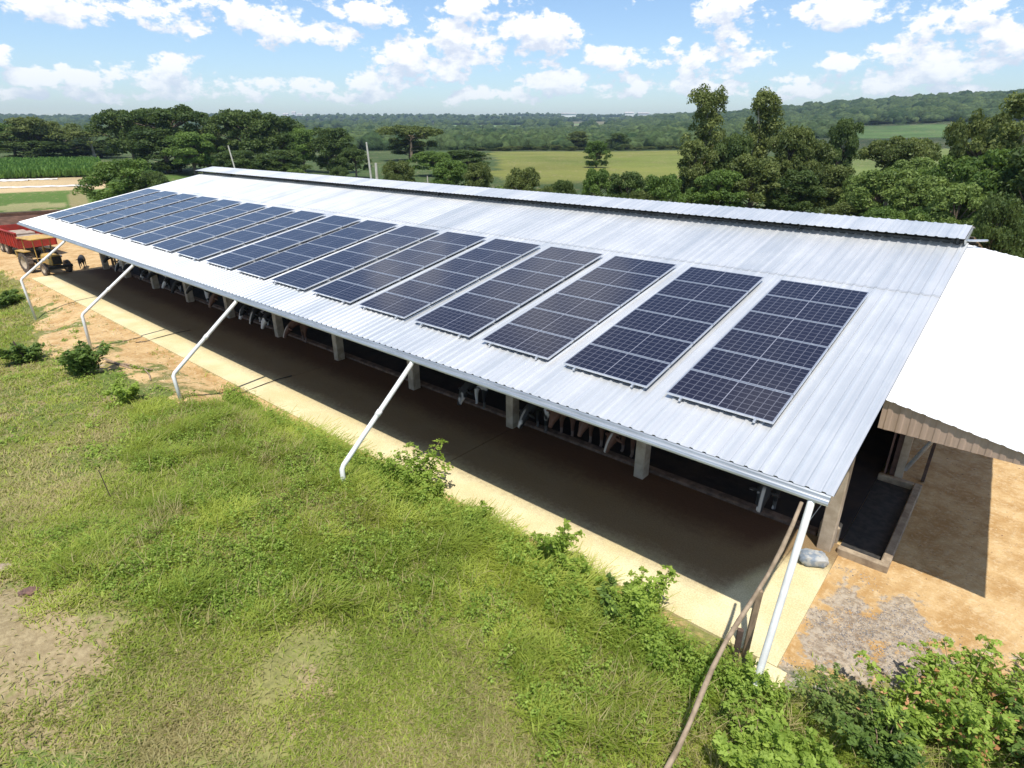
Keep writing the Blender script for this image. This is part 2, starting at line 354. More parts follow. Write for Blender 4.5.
    def thr(ch, k=.9): return ramp(nt, math_n(nt, 'ADD', sp.outputs[ch], math_n(nt, 'MULTIPLY', math_n(nt, 'SUBTRACT', nA, .5), k)), .44, .56)
    fine = math_n(nt, 'ADD', math_n(nt, 'MULTIPLY', nB, .9), math_n(nt, 'MULTIPLY', nC, .9))
    g = mix_c(nt, 1., ac.outputs['Color'], mix_c(nt, ramp(nt, fine, .6, 1.2), (.62, .62, .62), (1.35, 1.35, 1.3)), 'MULTIPLY')
    tan = mix_c(nt, ramp(nt, nB, .35, .68), (.27, .20, .115), (.38, .295, .175))
    org = mix_c(nt, ramp(nt, nA, .35, .65), (.40, .24, .095), (.57, .40, .20)); org = mix_c(nt, ramp(nt, nB, .45, .75, 0, .6), org, (.66, .52, .32))
    grv = mix_c(nt, ramp(nt, nB, .4, .6), (.15, .145, .14), (.34, .32, .29)); grv = mix_c(nt, ramp(nt, nD, .55, .7), grv, (.52, .40, .26))
    c = mix_c(nt, math_n(nt, 'MULTIPLY', thr(2, 1.5), .85), g, tan); c = mix_c(nt, thr(0), c, org); c = mix_c(nt, math_n(nt, 'MULTIPLY', thr(1, 2.6), .7), c, grv)
    nt.links.new(c, b.inputs['Base Color']); b.inputs['Roughness'].default_value = .95; b.inputs['Specular IOR Level'].default_value = .15
    bump(nt, b, math_n(nt, 'ADD', nB, math_n(nt, 'MULTIPLY', nD, .5)), .6, .05)
    return struct(link('ground', me), 'grassy slope and clay yard around the long cattle barn')
make_ground()

# slab, interior floor
def slab():
    m, nt, b = new_mat('clay_dusted_concrete'); tc = N(nt, 'ShaderNodeTexCoord').outputs['Object']; sp = N(nt, 'ShaderNodeSeparateXYZ'); nt.links.new(tc, sp.inputs[0])
    a = noise(nt, .7, 7, .6, tc); f = noise(nt, 7, 5, .6, tc); sp_ = noise(nt, 30, 4, .7, tc)
    c = mix_c(nt, ramp(nt, a, .35, .68), (.60, .51, .29), (.72, .64, .41)); c = mix_c(nt, ramp(nt, f, .5, .75, 0, .4), c, (.66, .58, .40))
    # trodden manure and spilled feed at the kerb, plus eave shade painted in as brown
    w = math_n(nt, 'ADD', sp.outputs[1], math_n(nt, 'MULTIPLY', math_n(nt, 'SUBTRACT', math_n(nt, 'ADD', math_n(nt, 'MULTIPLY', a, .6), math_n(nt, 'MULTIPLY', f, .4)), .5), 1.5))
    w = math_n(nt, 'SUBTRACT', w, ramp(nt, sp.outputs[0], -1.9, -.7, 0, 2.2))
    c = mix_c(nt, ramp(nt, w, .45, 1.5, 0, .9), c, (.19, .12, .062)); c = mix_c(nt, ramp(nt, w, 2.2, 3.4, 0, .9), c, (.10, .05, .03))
    c = mix_c(nt, 1., c, mix_c(nt, ramp(nt, sp_, .35, .65), (.84, .82, .78), (1.08, 1.08, 1.06)), 'MULTIPLY')
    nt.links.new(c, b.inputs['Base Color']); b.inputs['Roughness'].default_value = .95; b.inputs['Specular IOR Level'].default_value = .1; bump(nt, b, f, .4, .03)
    mb = MB(); xs = [-47.1, -37.5, -28.0, -19.1, -9.75, -.15]
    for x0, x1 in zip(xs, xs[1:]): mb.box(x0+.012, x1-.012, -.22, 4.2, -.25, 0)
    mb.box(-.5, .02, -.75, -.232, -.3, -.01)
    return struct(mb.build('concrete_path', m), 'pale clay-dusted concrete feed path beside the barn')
slab()
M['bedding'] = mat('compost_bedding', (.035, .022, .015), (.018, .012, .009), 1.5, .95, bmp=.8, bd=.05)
M['bedding2'] = mat('dirty_kerb', (.20, .13, .09), (.10, .065, .045), 4, .95, bmp=.4)
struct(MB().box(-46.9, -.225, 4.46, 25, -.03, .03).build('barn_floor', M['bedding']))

# ------------------------------------------------------------------ barn
XL, XR, YR = -46.85, .05, 11.95
barn = thing('cattle_barn', 'long open-sided cattle barn with galvanised roof and concrete posts', 'barn', (0, 0, 0))
def ribbed(x0, x1, y0, y1, zf, mats, name, parent, pitch=.245, rh=.024, th=.006, xs_slope=None, ny=1):
    prof = []; x = x0
    while x < x1-.001:
        for dx, h in ((0, 0), (.62, 0), (.72, 1), (.90, 1)): prof.append((min(x+dx*pitch, x1), h*rh))
        x += pitch
    prof.append((x1, 0)); n = len(prof); V = []; 
    for j in range(ny+1):
        y = y0+(y1-y0)*j/ny
        for px, h in prof: V.append((px, y, zf(px, y)+h))
    V2 = [(a, b_, c-th) for a, b_, c in V]; Fc = []
    for j in range(ny):
        for i in range(n-1):
            q = (j*n+i, j*n+i+1, (j+1)*n+i+1, (j+1)*n+i); Fc.append(q); o = len(V); Fc.append(tuple(o+k for k in q[::-1]))
    o = len(V)
    for i in range(n-1): Fc.append((i, o+i, o+i+1, i+1)); k = ny*n; Fc.append((k+i, k+i+1, o+k+i+1, o+k+i))
    for j in range(ny): Fc.append((j*n, (j+1)*n, o+(j+1)*n, o+j*n)); k = n-1; Fc.append((j*n+k, o+j*n+k, o+(j+1)*n+k, (j+1)*n+k))
    mb = MB(); mb.add(V+V2, Fc); return mb.build(name, mats, parent)
zroof = lambda x, y: HE+SL*y
# two courses of sheets: the upper laps over the lower
ribbed(XL, XR, -.03, 8.1, lambda x, y: zroof(x, y), M['roof'], 'roof_sheet', barn)
ribbed(XL, XR, 8.0, YR, lambda x, y: zroof(x, y)+.012, M['roof'], 'roof_sheet', barn)
YC = 12.7
ribbed(XL, XR, YC*2-YR, YC*2+.03, lambda x, y: HE+SL*(2*YC-y), M['roof'], 'roof_sheet', barn)
# ridge vent: a small raised gable over the open ridge
zc = lambda x, y: 6.04+.165*(y-11.38) if y <= YC else 6.04+.165*(2*YC-11.38-y)
cap = ribbed(XL-.35, -.03, 11.38, YC, zc, M['roof'], 'ridge_cap', barn, pitch=.245, rh=.018)
ribbed(XL-.35, -.03, YC, 2*YC-11.38, lambda x, y: zc(x, y), M['roof'], 'ridge_cap', barn, pitch=.245, rh=.018)
for i in range(0, 12):
    x = XL+.2+i*(abs(XL)-.4)/11
    for y in (11.75, 2*YC-11.75): MB().box(x-.03, x+.03, y-.03, y+.03, zroof(0, 11.75)-.05, 6.05).build('ridge_bracket', M['dark_steel'], barn)
MB().box(XL, -.02, 11.80, 11.84, zroof(0, 11.8)-.02, zroof(0, 11.8)+.10).build('ridge_upstand', M['dark_steel'], barn)
MB().prism([(11.7, 5.80), (11.9, 5.86), (12.7, 6.10), (12.7, 6.18), (11.45, 5.99)], -.04, .0).build('gable_flashing', M['galv'], barn)
MB().tube([(-.05, 11.9, 5.93), (.42, 12.3, 5.93)], .035, 6).build('flashing_bar', M['galv'], barn)
# gutter with rolled lips
gut = [(.02, 3.515), (-.02, 3.535), (-.045, 3.51), (-.055, 3.475), (-.085, 3.47), (-.10, 3.485), (-.12, 3.47), (-.13, 3.445), (-.145, 3.44), (-.15, 3.41), (-.12, 3.385), (-.02, 3.385), (.02, 3.40)]
MB().prism(gut, XL, .01).build('gutter', M['galv'], barn)
# posts, eave beam, rafters, purlins
postx = [-.47, -5.2, -9.85, -14.6, -19.3, -24.0, -28.7, -33.4, -38.1, -42.6, -46.5]
for i, x in enumerate(postx):
    for y in (3.75, 21.6):
        w = .17 if y < 5 else .12
        MB().box(x-w*.85, x+w*.85, y, y+.34, -.3, HE+SL*(min(y, 25.4-y))-.14).build('post', M['post'], barn, bevel=.015)
for x in postx:
    mb = MB()
    for s in (1, -1):
        a = Vector((x, YC-s*(YC-.3), HE+SL*.3-.12)); c = Vector((x, YC, HE+SL*YC-.12))
        e = (c-a); nrm = Vector((0, -e.z*1, e.y)).normalized() if s > 0 else Vector((0, -e.z, e.y)).normalized()*-1
        w = Vector((.05, 0, 0)); d = Vector((0, 0, -.14))
        mb.add([a-w, a+w, a+w+d, a-w+d, c-w, c+w, c+w+d, c-w+d], [(0, 1, 2, 3), (7, 6, 5, 4), (0, 4, 5, 1), (1, 5, 6, 2), (2, 6, 7, 3), (3, 7, 4, 0)])
    mb.build('rafter', M['dark_steel'], barn)
mb = MB()
for y in list(np.arange(.25, 11.9, 1.45))+list(25.4-np.arange(.25, 11.9, 1.45)):
    z = HE+SL*min(y, 25.4-y)-.015; mb.box(XL+.02, XR-.02, y-.03, y+.03, z-.10, z)
mb.build('purlin', M['dark_steel'], barn)
MB().box(-46.7, -.75, 4.203, 4.45, -.1, .09).build('feed_kerb', M['bedding2'], barn, bevel=.02)
MB().box(-.72, -.3, 4.2, 4.5, -.1, .42).build('kerb_end', M['kerb'], barn, bevel=.04)
for z in (.95,):
    MB().tube([(-46.5, 4.12, z), (-.5, 4.12, z)], .025, 6).build('neck_rail', M['dark_steel'], barn)
# unseen curtain added along the far long side to keep the interior dim
MB().box(-46.8, -.1, 25.2, 25.24, 0, 3.5).build('dimming_curtain', M['bunker'], barn)
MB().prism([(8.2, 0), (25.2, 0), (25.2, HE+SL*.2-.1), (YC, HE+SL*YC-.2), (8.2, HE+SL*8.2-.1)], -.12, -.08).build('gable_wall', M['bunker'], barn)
# downpipes
for i, (x, ex, ez, bx, by, bz) in enumerate([(-.23, -1.28, .32, 0, 0, 0), (-9.76, -2.45, 1.36, -9.76, -2.45, 0.2), (-18.9, -2.59, 1.39, -18.9, -2.52, .2), (-28.16, -2.45, 1.63, -28.16, -2.47, 0), (-37.65, -2.42, 1.69, -37.65, -2.3, -.7)]):
    pts = [(x, -.07, 3.42), (x, -.12, 3.33)]
    if i == 0: pts += [(x, ex+.05, ez+.1), (x, ex+.03, .0)]
    else: pts += [(x, ex+.06, ez+.05), (x, ex, ez-.03), (bx, by, bz)]
    pm = MB().tube(pts, .062 if i else .058, 12)
    if i: e0, e1 = Vector(pts[1]), Vector(pts[2]); q = e0+(e1-e0)*.5; dd_ = (e1-e0).normalized()*.07; pm.tube([q-dd_, q+dd_], .075, 12)
    pm.build('downpipe', M['pvc'], barn, smooth=True)
MB().tube([(-.3, .0, 2.7), (-.35, 3.74, 2.2)], .006, 4).build('stay_wire', M['galv'], barn)

# ------------------------------------------------------------------ solar arrays
PW, PH = 2.11, 1.06; ang = math.atan(SL)
gm = MB().box(-PW/2+.02, PW/2-.02, -PH/2+.03, PH/2-.03, -.004, .002)
fm = MB()
for a in ((-PW/2, PW/2, -PH/2+.011, -PH/2+.035), (-PW/2, PW/2, PH/2-.035, PH/2-.011), (-PW/2, -PW/2+.025, -PH/2+.0355, PH/2-.0355), (PW/2-.025, PW/2, -PH/2+.0355, PH/2-.0355)): fm.box(a[0], a[1], a[2], a[3], -.035, .006)
ORD = ['first', 'second', 'third', 'fourth', 'fifth', 'sixth', 'seventh', 'eighth', 'ninth', 'tenth', 'eleventh', 'twelfth', 'thirteenth', 'fourteenth', 'fifteenth', 'sixteenth', 'seventeenth']
bl = [-3.45-2.548*k for k in range(9)]+[-26.6-2.72*k for k in range(8)]
proto = None
for k, x in enumerate(bl):
    lab = 'nearest six-panel solar array, at the right end of the tin roof' if k == 0 else 'farthest six-panel solar array, at the left edge of the tin roof' if k == 16 else ORD[k]+' six-panel solar array from the right end of the tin roof'
    if proto is None:
        proto = thing('solar_array', lab, 'solar array', group='solar arrays in a row on the barn roof')
        pg = None
        for j in range(6):
            if pg is None:
                p = gm.build('solar_panel', M['cells'], proto); q = fm.build('panel_frame', M['alu'], p); pg = p
            else: p = copy_tree(pg, proto)
            p.location = (0, PH*(j+.5), .115)
        for y in (.28, 1.5, 3.1, 4.6, 6.1)[:0]: pass
        for rx in (-PW/2+.32, PW/2-.32):
            MB().box(rx-.022, rx+.022, -.06, 6*PH+.05, .045, .090).build('mounting_rail', M['alu'], proto)
        for rx in (-PW/2+.32, PW/2-.32):
            for y in (.3, 2.2, 4.1, 6.0): MB().box(rx-.03, rx+.03, y-.03, y+.03, .0, .0445).build('rail_foot', M['alu'], proto)
        a = proto
    else:
        a = copy_tree(proto); a['label'] = lab
    a.rotation_euler = (ang, 0, 0); a.location = (x+PW/2, 1.19, zroof(0, 1.19)+.012)

# ------------------------------------------------------------------ white lean-to at the barn's right end
annex = thing('lean_to_shed', 'white-roofed lean-to with brown sheet fascia at the barn\'s right end', 'shed', (0, 0, 0))
za = lambda x, y: 4.08+.192*(y-3.3)-.175*x-.03
ribbed(-.02, 3.5, 3.28, 12.3, za, M['white_sheet'], 'roof_sheet', annex, pitch=.245, rh=.012)
# sheet fascia, a wedge under the roof edge
V = []; Fc = []; pr = []; x = .0
while x < 3.30:
    for dx, h in ((0, 0), (.08, 0), (.10, 1), (.17, 1), (.19, 0)):
        if x+dx < 3.28: pr.append((x+dx, h*.010))
    x += .2
n = len(pr)
for th in (0, .006):
    V += [(px, 3.34-h+th, za(px, 3.34)-.012) for px, h in pr]+[(px, 3.34-h+th, 3.42) for px, h in pr]
for i in range(n-1): Fc += [(i, i+1, n+i+1, n+i), (2*n+i, 3*n+i, 3*n+i+1, 2*n+i+1)]
MB().add(V, Fc).build('fascia', M['fascia'], annex)
for y in (8.25, 12.0):
    MB().box(.13, .31, y-.09, y+.09, -.2, za(.2, y)-.16).build('post', M['post'], annex)
    MB().tube([(.32, y, .35), (1.9, y, za(1.9, y)-.14)], .055, 8).build('strut', M['galv'], annex)
mb = MB()
for y in np.arange(3.6, 12.2, 1.4):
    a = Vector((.05, y, za(.05, y)-.02)); c = Vector((3.2, y, za(3.2, y)-.02)); w = Vector((0, .03, 0)); d = Vector((0, 0, -.10))
    mb.add([a-w, a+w, a+w+d, a-w+d, c-w, c+w, c+w+d, c-w+d], [(0, 1, 2, 3), (7, 6, 5, 4), (0, 4, 5, 1), (1, 5, 6, 2), (2, 6, 7, 3), (3, 7, 4, 0)])
mb.build('purlin', M['dark_steel'], annex)
MB().box(.0, .12, 8.3, 12.2, -.05, 4.6).build('side_wall', M['bunker'], annex)
# brace and board under it
tag(MB().box(-.04, .04, 0, .12, 0, 3.3, rot=Matrix.Rotation(R_(-24), 3, 'X'), at=(.75, 8.6, 0)).build('leaning_board', M['wood_dark']), 'dark board leaning behind the pit under the lean-to', 'board')
# feed pit with kerb
pit = thing('concrete_trough', 'dark concrete trough with raised pale kerb under the lean-to', 'trough', (0, 0, 0))
MB().box(-.22, .80, 3.86, 4.02, -.1, .13).build('kerb', M['kerb'], pit, bevel=.02)
MB().box(.62, .80, 4.023, 8.15, -.1, .13).build('kerb', M['kerb'], pit, bevel=.02)
MB().box(-.22, .617, 8.0, 8.15, -.1, .13).build('kerb', M['kerb'], pit, bevel=.02)
MB().box(-.22, .615, 4.025, 7.995, -.08, -.04).build('trough_floor', M['black_iron'], pit)

# ------------------------------------------------------------------ small things round the right corner
def sack():
    bm = bmesh.new(); bmesh.ops.create_icosphere(bm, subdivisions=4, radius=1)
    for v in bm.verts:
        x, y, z = v.co; e = .55
        f = lambda t: math.copysign(abs(t)**e, t)
        n = .03*math.sin(9*x+4*y)+.03*math.sin(13*y-7*x+5*z)
        v.co = Vector((f(x)*.30*(1+n), f(y)*.19*(1+n+.1*x), f(z)*.14*(1+n*1.5-.35*abs(x)**3)))
    me = bpy.data.meshes.new('sack'); bm.to_mesh(me); bm.free(); me.materials.append(M['sack'])
    for p in me.polygons: p.use_smooth = True
    o = link('feed_sack', me); o.location = (-.53, 3.12, .13); o.rotation_euler = (0, .06, .55); return o
tag(sack(), 'stuffed grey and blue woven sack lying at the corner post', 'sack')
def lerp(a, b, t): return tuple(a[i]+(b[i]-a[i])*t for i in range(3))
mb = MB(); A0 = (-.34, -.22, 3.37); B0 = (-.76, -3.8, .12); pts = []
for i in range(13):
    t = i/12; p = lerp(A0, B0, t); s = math.sin(t*math.pi); pts.append((p[0]+.05*math.sin(t*9), p[1], p[2]-.08*s+.02*math.sin(t*14)))
mb.tube(pts, [.028+.010*(i/12)+.004*((i*7) % 3) for i in range(13)], 8)
tag(mb.build('wooden_pole', M['bamboo'], smooth=True), 'long thin crooked wooden pole leaning on the gutter end', 'pole')
def stake(x, y, h, w, lean, m, label):
    z = TH(x, y); mb = MB(); mb.box(-w/2, w/2, -min(.04, w), min(.04, w), -.3, h); o = mb.build('wooden_stake', m, bevel=.006); o.location = (x, y, z); o.rotation_euler = lean; return tag(o, label, 'stake')
stake(-.70, -.30, 1.55, .10, (0.02, .02, .5), M['wood'], 'taller pale wooden stake beside the white downpipe foot')
stake(-.80, -.50, .72, .10, (0, .0, .4), M['wood_dark'], 'short dark wooden stake left of the taller pale one')
stake(-13.4, -6.3, .8, .012, (0.05, -.10, .4), M['wood_dark'], 'thin dark stick standing alone in the open grass')
stake(-28.3, -4.7, 1.0, .03, (0.1, -.25, .4), M['wood_dark'], 'thin stick in the grass near the far downpipes')
def rock(name, label, x, y, s, m=M['rock'], rz=0):
    bm = bmesh.new(); bmesh.ops.create_icosphere(bm, subdivisions=3, radius=1)
    for v in bm.verts:
        c = v.co; n = .16*math.sin(5*c.x+3*c.z)+.12*math.sin(8*c.y+x)+.06*math.sin(17*c.x*c.y+9*c.z)
        v.co = Vector((c.x*s[0]*(1+n), c.y*s[1]*(1+n), c.z*s[2]*(1+n)))
    me = bpy.data.meshes.new(name); bm.to_mesh(me); bm.free(); me.materials.append(m)
    o = link(name, me); o.location = (x, y, TH(x, y)+s[2]*.4); o.rotation_euler = (0, 0, rz); return tag(o, label, 'rock')
rock('stone', 'dark reddish-brown stone on the bare ground at the left', -10.8, -8.42, (.17, .09, .07), rz=.9)
rock('stone', 'grey flat stone at the left edge of the bare ground', -12.05, -8.55, (.2, .1, .05), M['kerb'], .2)
# loose boards and sticks thrown on the clay near the downpipes
for i, (x, y, L, rz, m, lab) in enumerate([(-24.0, -2.1, 1.5, .35, 'wood', 'weathered board lying on orange clay nearest the path'), (-24.9, -2.5, 1.9, .2, 'wood', 'longer weathered board lying on the clay between downpipes'), (-22.7, -2.2, 1.3, -.2, 'bamboo', 'round stick lying on the clay left of the middle downpipe'), (-25.6, -3.2, .9, 1.1, 'rim', 'pale yellowish plank beside the foot of a downpipe'), (-17.3, -2.5, .9, -.1, 'wood', 'short board lying right of the middle downpipe foot')]):
    mb = MB(); mb.box(-L/2, L/2, -.05, .05, -.012, .012) if m != 'bamboo' else mb.tube([(-L/2, 0, 0), (0, .05, .01), (L/2, 0, 0)], .025, 6)
    o = mb.build('loose_board' if m != 'bamboo' else 'loose_stick', M[m]); o.location = (x, y, TH(x, y)+.06); o.rotation_euler = (.03, .04, rz); tag(o, lab, 'board' if m != 'bamboo' else 'stick')
# hose / runnel lines over the path edge
for (x, lab) in ((-19.12, 'thin dark hose lying across the path by the middle downpipe'), (-9.3, None), (-28.02, 'thin dark hose lying across the path farther along')):
    if lab is None: continue
    pts = [(x+.06*math.sin(t*5), 1.6-t*.5, .018 if 1.6-t*.5 > -.2 else -.02) for t in range(5)]+[(x-.15, -.75, TH(x, -.75)+.02)]
    tag(MB().tube(pts, .016, 6).build('hose', M['black_iron'], smooth=True), lab, 'hose')

# ------------------------------------------------------------------ cows
def cow_mat(name, a, b_, s=.9, lo=.48, hi=.52):
    m, nt, b = new_mat(name); tc = N(nt, 'ShaderNodeTexCoord'); oi = N(nt, 'ShaderNodeObjectInfo'); va = N(nt, 'ShaderNodeVectorMath'); va.operation = 'ADD'
    cx = N(nt, 'ShaderNodeCombineXYZ'); nt.links.new(math_n(nt, 'MULTIPLY', oi.outputs['Random'], 40), cx.inputs[0]); nt.links.new(tc.outputs['Object'], va.inputs[0]); nt.links.new(cx.outputs[0], va.inputs[1])
    n = noise(nt, s, 2, .5, va.outputs[0]); c = mix_c(nt, ramp(nt, n, lo, hi), a, b_)
    sp = N(nt, 'ShaderNodeSeparateXYZ'); nt.links.new(tc.outputs['Object'], sp.inputs[0])
    blaze = math_n(nt, 'MULTIPLY', math_n(nt, 'MULTIPLY', ramp(nt, sp.outputs[1], -.55, -.66, 0, 1), ramp(nt, math_n(nt, 'ABSOLUTE', sp.outputs[0]), .025, .05, 1, 0)), ramp(nt, oi.outputs['Random'], .35, .6))
    c = mix_c(nt, blaze, c, (.55, .50, .44)); legs = ramp(nt, sp.outputs[2], .30, .24, 0, 1)
    c = mix_c(nt, math_n(nt, 'MULTIPLY', legs, .3), c, (.3, .27, .24)) if a[0] < .05 or True else c
    nt.links.new(c, b.inputs['Base Color']); b.inputs['Roughness'].default_value = .7; return m
M['cow_bw'] = cow_mat('black_white_coat', (.02, .018, .016), (.75, .70, .64), 1.3, .55, .58)
M['cow_br'] = cow_mat('brown_coat', (.13, .06, .035), (.26, .16, .10), 1.5, .55, .7)
def cow_mesh(name, head, mt):
    nodes = [((0, .9, 1.0), .36), ((0, 1.5, 1.12), .25), ((0, .3, 1.02), .33), ((0, .02, 1.1), .24)]
    edges = [(0, 1), (0, 2), (2, 3)]
    def add(pt, r, par): nodes.append((pt, r)); edges.append((par, len(nodes)-1)); return len(nodes)-1
    (ny, nz), (hy, hz), (my, mz) = head
    nk = add((0, ny, nz), .17, 3); hb = add((0, hy, hz), .15, nk); fh = add((0, hy*.6+my*.4-.02, hz*.6+mz*.4), .115, hb); f2 = add((0, hy*.25+my*.75, hz*.25+mz*.75), .075, fh); add((0, my, mz), .085, f2)
    for s in (-1, 1):
        e = add((s*.15, hy+.04, hz+.08), .035, hb); e = add((s*.26, hy+.07, hz+.06), .055, e); add((s*.36, hy+.09, hz+.02), .02, e)
        f = add((s*.2, .12, .72), .11, 2); f = add((s*.2, .08, .42), .062, f); f = add((s*.2, .1, .12), .045, f); add((s*.2, .04, .02), .055, f)
        f = add((s*.2, 1.4, .85), .16, 1); f = add((s*.22, 1.28, .68), .11, f); f = add((s*.21, 1.5, .45), .06, f); f = add((s*.21, 1.44, .12), .045, f); add((s*.21, 1.38, .02), .055, f)
    t = add((0, 1.76, 1.16), .05, 1); t = add((0, 1.82, .9), .022, t); t = add((0, 1.8, .5), .02, t); add((0, 1.8, .35), .05, t)
    add((0, 1.15, .62), .13, 0)
    me = bpy.data.meshes.new(name); me.from_pydata([n_[0] for n_ in nodes], edges, []); o = bpy.data.objects.new('tmp', me); COL.objects.link(o)
    sk = o.modifiers.new('s', 'SKIN'); sk.use_smooth_shade = True
    for i, n_ in enumerate(nodes): me.skin_vertices[0].data[i].radius = (n_[1]*.86 if i < 3 else n_[1], n_[1]); me.skin_vertices[0].data[i].use_root = (i == 0)
    o.modifiers.new('d', 'SUBSURF').levels = 2
    dg = bpy.context.evaluated_depsgraph_get(); out = bpy.data.meshes.new_from_object(o.evaluated_get(dg)); bpy.data.objects.remove(o)
    out.name = name; out.materials.clear(); out.materials.append(mt)
    for p in out.polygons: p.use_smooth = True
    return out
H1 = ((-.34, .98), (-.62, .74), (-.84, .36)); H2 = ((-.35, 1.12), (-.68, 1.05), (-.95, .72))
cow_protos = {('bw', 1): cow_mesh('cow', H1, M['cow_bw']), ('bw', 2): cow_mesh('cow', H2, M['cow_bw']), ('br', 1): cow_mesh('cow', H1, M['cow_br']), ('br', 2): cow_mesh('cow', H2, M['cow_br'])}
cows = [(-45.0, 'bw', 2, 4.6, 'farthest black and white cow at the left end of the barn'), (-43.3, 'bw', 1, 4.5, 'black and white cow second from the barn\'s left end'), (-41.3, 'bw', 2, 4.5, 'black and white cow third from the barn\'s left end'),
        (-39.0, 'bw', 1, 4.55, 'black and white cow feeding right of the second downpipe'), (-37.3, 'bw', 2, 4.5, 'black and white cow fifth from the barn\'s left end'), (-36.0, 'bw', 1, 4.6, 'black and white cow sixth from the barn\'s left end'), (-34.4, 'bw', 1, 4.5, 'cow with pale face, seventh from the barn\'s left end'),
        (-32.2, 'bw', 2, 4.5, 'black and white cow just left of the brown feeding cow'), (-29.9, 'br', 1, 4.5, 'brown cow feeding left of the middle downpipe'), (-26.8, 'bw', 1, 4.5, 'first black and white cow right of the middle downpipe top'), (-25.9, 'bw', 1, 4.4, 'black and white cow feeding, second right of the middle downpipe'), (-24.7, 'bw', 1, 4.4, 'black and white cow feeding close left of a post'),
        (-22.4, 'br', 1, 4.35, 'pale brown cow reaching far over the kerb, between two posts'), (-11.6, 'bw', 1, 4.4, 'mostly black cow reaching over the kerb left of a post in mid barn'), (-8.95, 'bw', 1, 4.4, 'cow with a pale face just right of a mid barn post'),
        (-8.1, 'br', 2, 4.6, 'brown and white cow with raised head in mid barn'), (-7.1, 'br', 2, 4.7, 'brown cow standing right of the raised head one'), (-6.1, 'br', 1, 4.8, 'dark brown cow left of the post nearest the right corner'), (-2.05, 'bw', 1, 4.75, 'black cow with a pale ear tag near the right corner post')]
for i, (x, k, h, y, lab) in enumerate(cows):
    o = link('cow', cow_protos[(k, h)]); o.location = (x, y-.22, .0); o.rotation_euler = (0, 0, rnd.uniform(-.3, .3)); o.scale = [rnd.uniform(.94, 1.04)]*3
    tag(o, lab, 'cow', 'cows feeding along the open side of the barn')
o = link('calf', cow_protos[('bw', 2)].copy()); o.data.materials.clear(); o.data.materials.append(M['black_iron']); o.location = (-47.9, 2.9, .0); o.rotation_euler = (0, 0, 1.2); o.scale = (.62,)*3  # calf shape put in for a dark silhouette at the barn end
tag(o, 'small black calf standing on the ground at the barn\'s left end', 'calf')

# gate at the left end
g = thing('slatted_gate', 'pale wooden slatted gate at the far left end of the barn', 'gate', (-47.25, 4.6, 0), R_(80))
mb = MB()
for i in range(11): mb.box(.1+i*.22, .22+i*.22, -.015, .015, .08, 1.25)
mb.build('slat_panel', M['tan_load'], g)
mb = MB(); [mb.box(0, 2.5, .016, .05, z, z+.09) for z in (.25, .95)]; mb.build('rail', M['wood'], g)
for x in (0, 2.5): MB().box(x-.07, x+.07, -.06, .09, -.2, 1.4).build('gate_post', M['wood'], g)
wl = thing('bunker_wall', 'low dark brown wall behind the red trailer', 'wall', (-76, -1.5, TH(-76, 4)), R_(72))
MB().box(-6, 13.5, -.12, .12, -.3, 1.45).build('wall_panel', M['bunker'], wl)
MB().box(-6, 13.5, -.2, .2, 1.453, 1.6).build('wall_cap', M['wood_dark'], wl)

# ------------------------------------------------------------------ tractor and trailer
def wheel(parent, loc, r, w, rz=0):
    t = MB().lathe([(r*.62, -w/2), (r*.93, -w/2), (r, -w*.3), (r, w*.3), (r*.93, w/2), (r*.62, w/2)], 28)
    for k in range(20):
        a = 2*math.pi*k/20; rot = Matrix.Rotation(-a, 3, 'Y'); t.box(r*.97, r*1.035, -w*.48, w*.48, -.025, .025, rot=rot)
    o = t.build('tyre', M['rubber'], parent); o.name = 'wheel'; o.location = loc
    rm = MB().lathe([(0.02, -w*.1), (r*.3, -w*.16), (r*.61, -w*.42), (r*.615, w*.42), (r*.3, w*.1), (.02, w*.12)], 24)
    rm.build('rim', M['rim'], o); return o
T = thing('tractor', 'old yellow tractor with a canopy, parked in front of the red trailer', 'tractor', (-48.8, 1.2, -.06), R_(10))
# local +x is forward
for s in (-1, 1):
    wheel(T, (-.95, s*.78, .68), .68, .38); wheel(T, (1.15, s*.68, .40), .40, .22)
    MB().prism([(s*.60, 1.40), (s*1.0, 1.40), (s*1.0, 1.46), (s*.60, 1.46)], -1.6, -.35).build('fender', M['yellow'], T)
    MB().box(-1.6, -1.5, s*.8-.2, s*.8+.2, 1.0, 1.40).build('fender_back', M['yellow'], T)
mb = MB(); prof = [(-.32, .62), (.32, .62), (.32, 1.15), (.22, 1.28), (-.22, 1.28), (-.32, 1.15)]; mb.prism(prof, .05, 1.45); mb.build('hood', M['yellow'], T, bevel=.02)
MB().box(1.453, 1.49, -.25, .25, .68, 1.18).build('grille', M['black_iron'], T)
MB().box(-1.2, 1.3, -.2, .2, .45, .61).box(1.05, 1.25, -.6, .6, .36, .46).box(-1.05, -.85, -.62, .62, .58, .78).box(-1.15, 0.0, -.4, .4, .615, .72).build('chassis', M['black_iron'], T)
MB().box(-.95, -.5, -.22, .22, .9, 1.0).box(-1.0, -.92, -.22, .22, 1.0, 1.35).build('seat', M['black_iron'], T, bevel=.02)
MB().tube([(-.1, 0, 1.1), (-.3, 0, 1.35)], .02, 6).lathe([(.17, -.012), (.20, -.012), (.20, .012), (.17, .012)], 16, at=(-.31, 0, 1.36)).build('steering_wheel', M['black_iron'], T)
for x, y in ((-1.25, -.55), (-1.25, .55), (.05, -.5), (.05, .5)): MB().tube([(x, y, .75), (x, y, 2.2)], .03, 6).build('canopy_post', M['yellow'], T)
MB().box(-1.55, .45, -.75, .75, 2.2, 2.28).build('canopy', M['yellow'], T, bevel=.02)
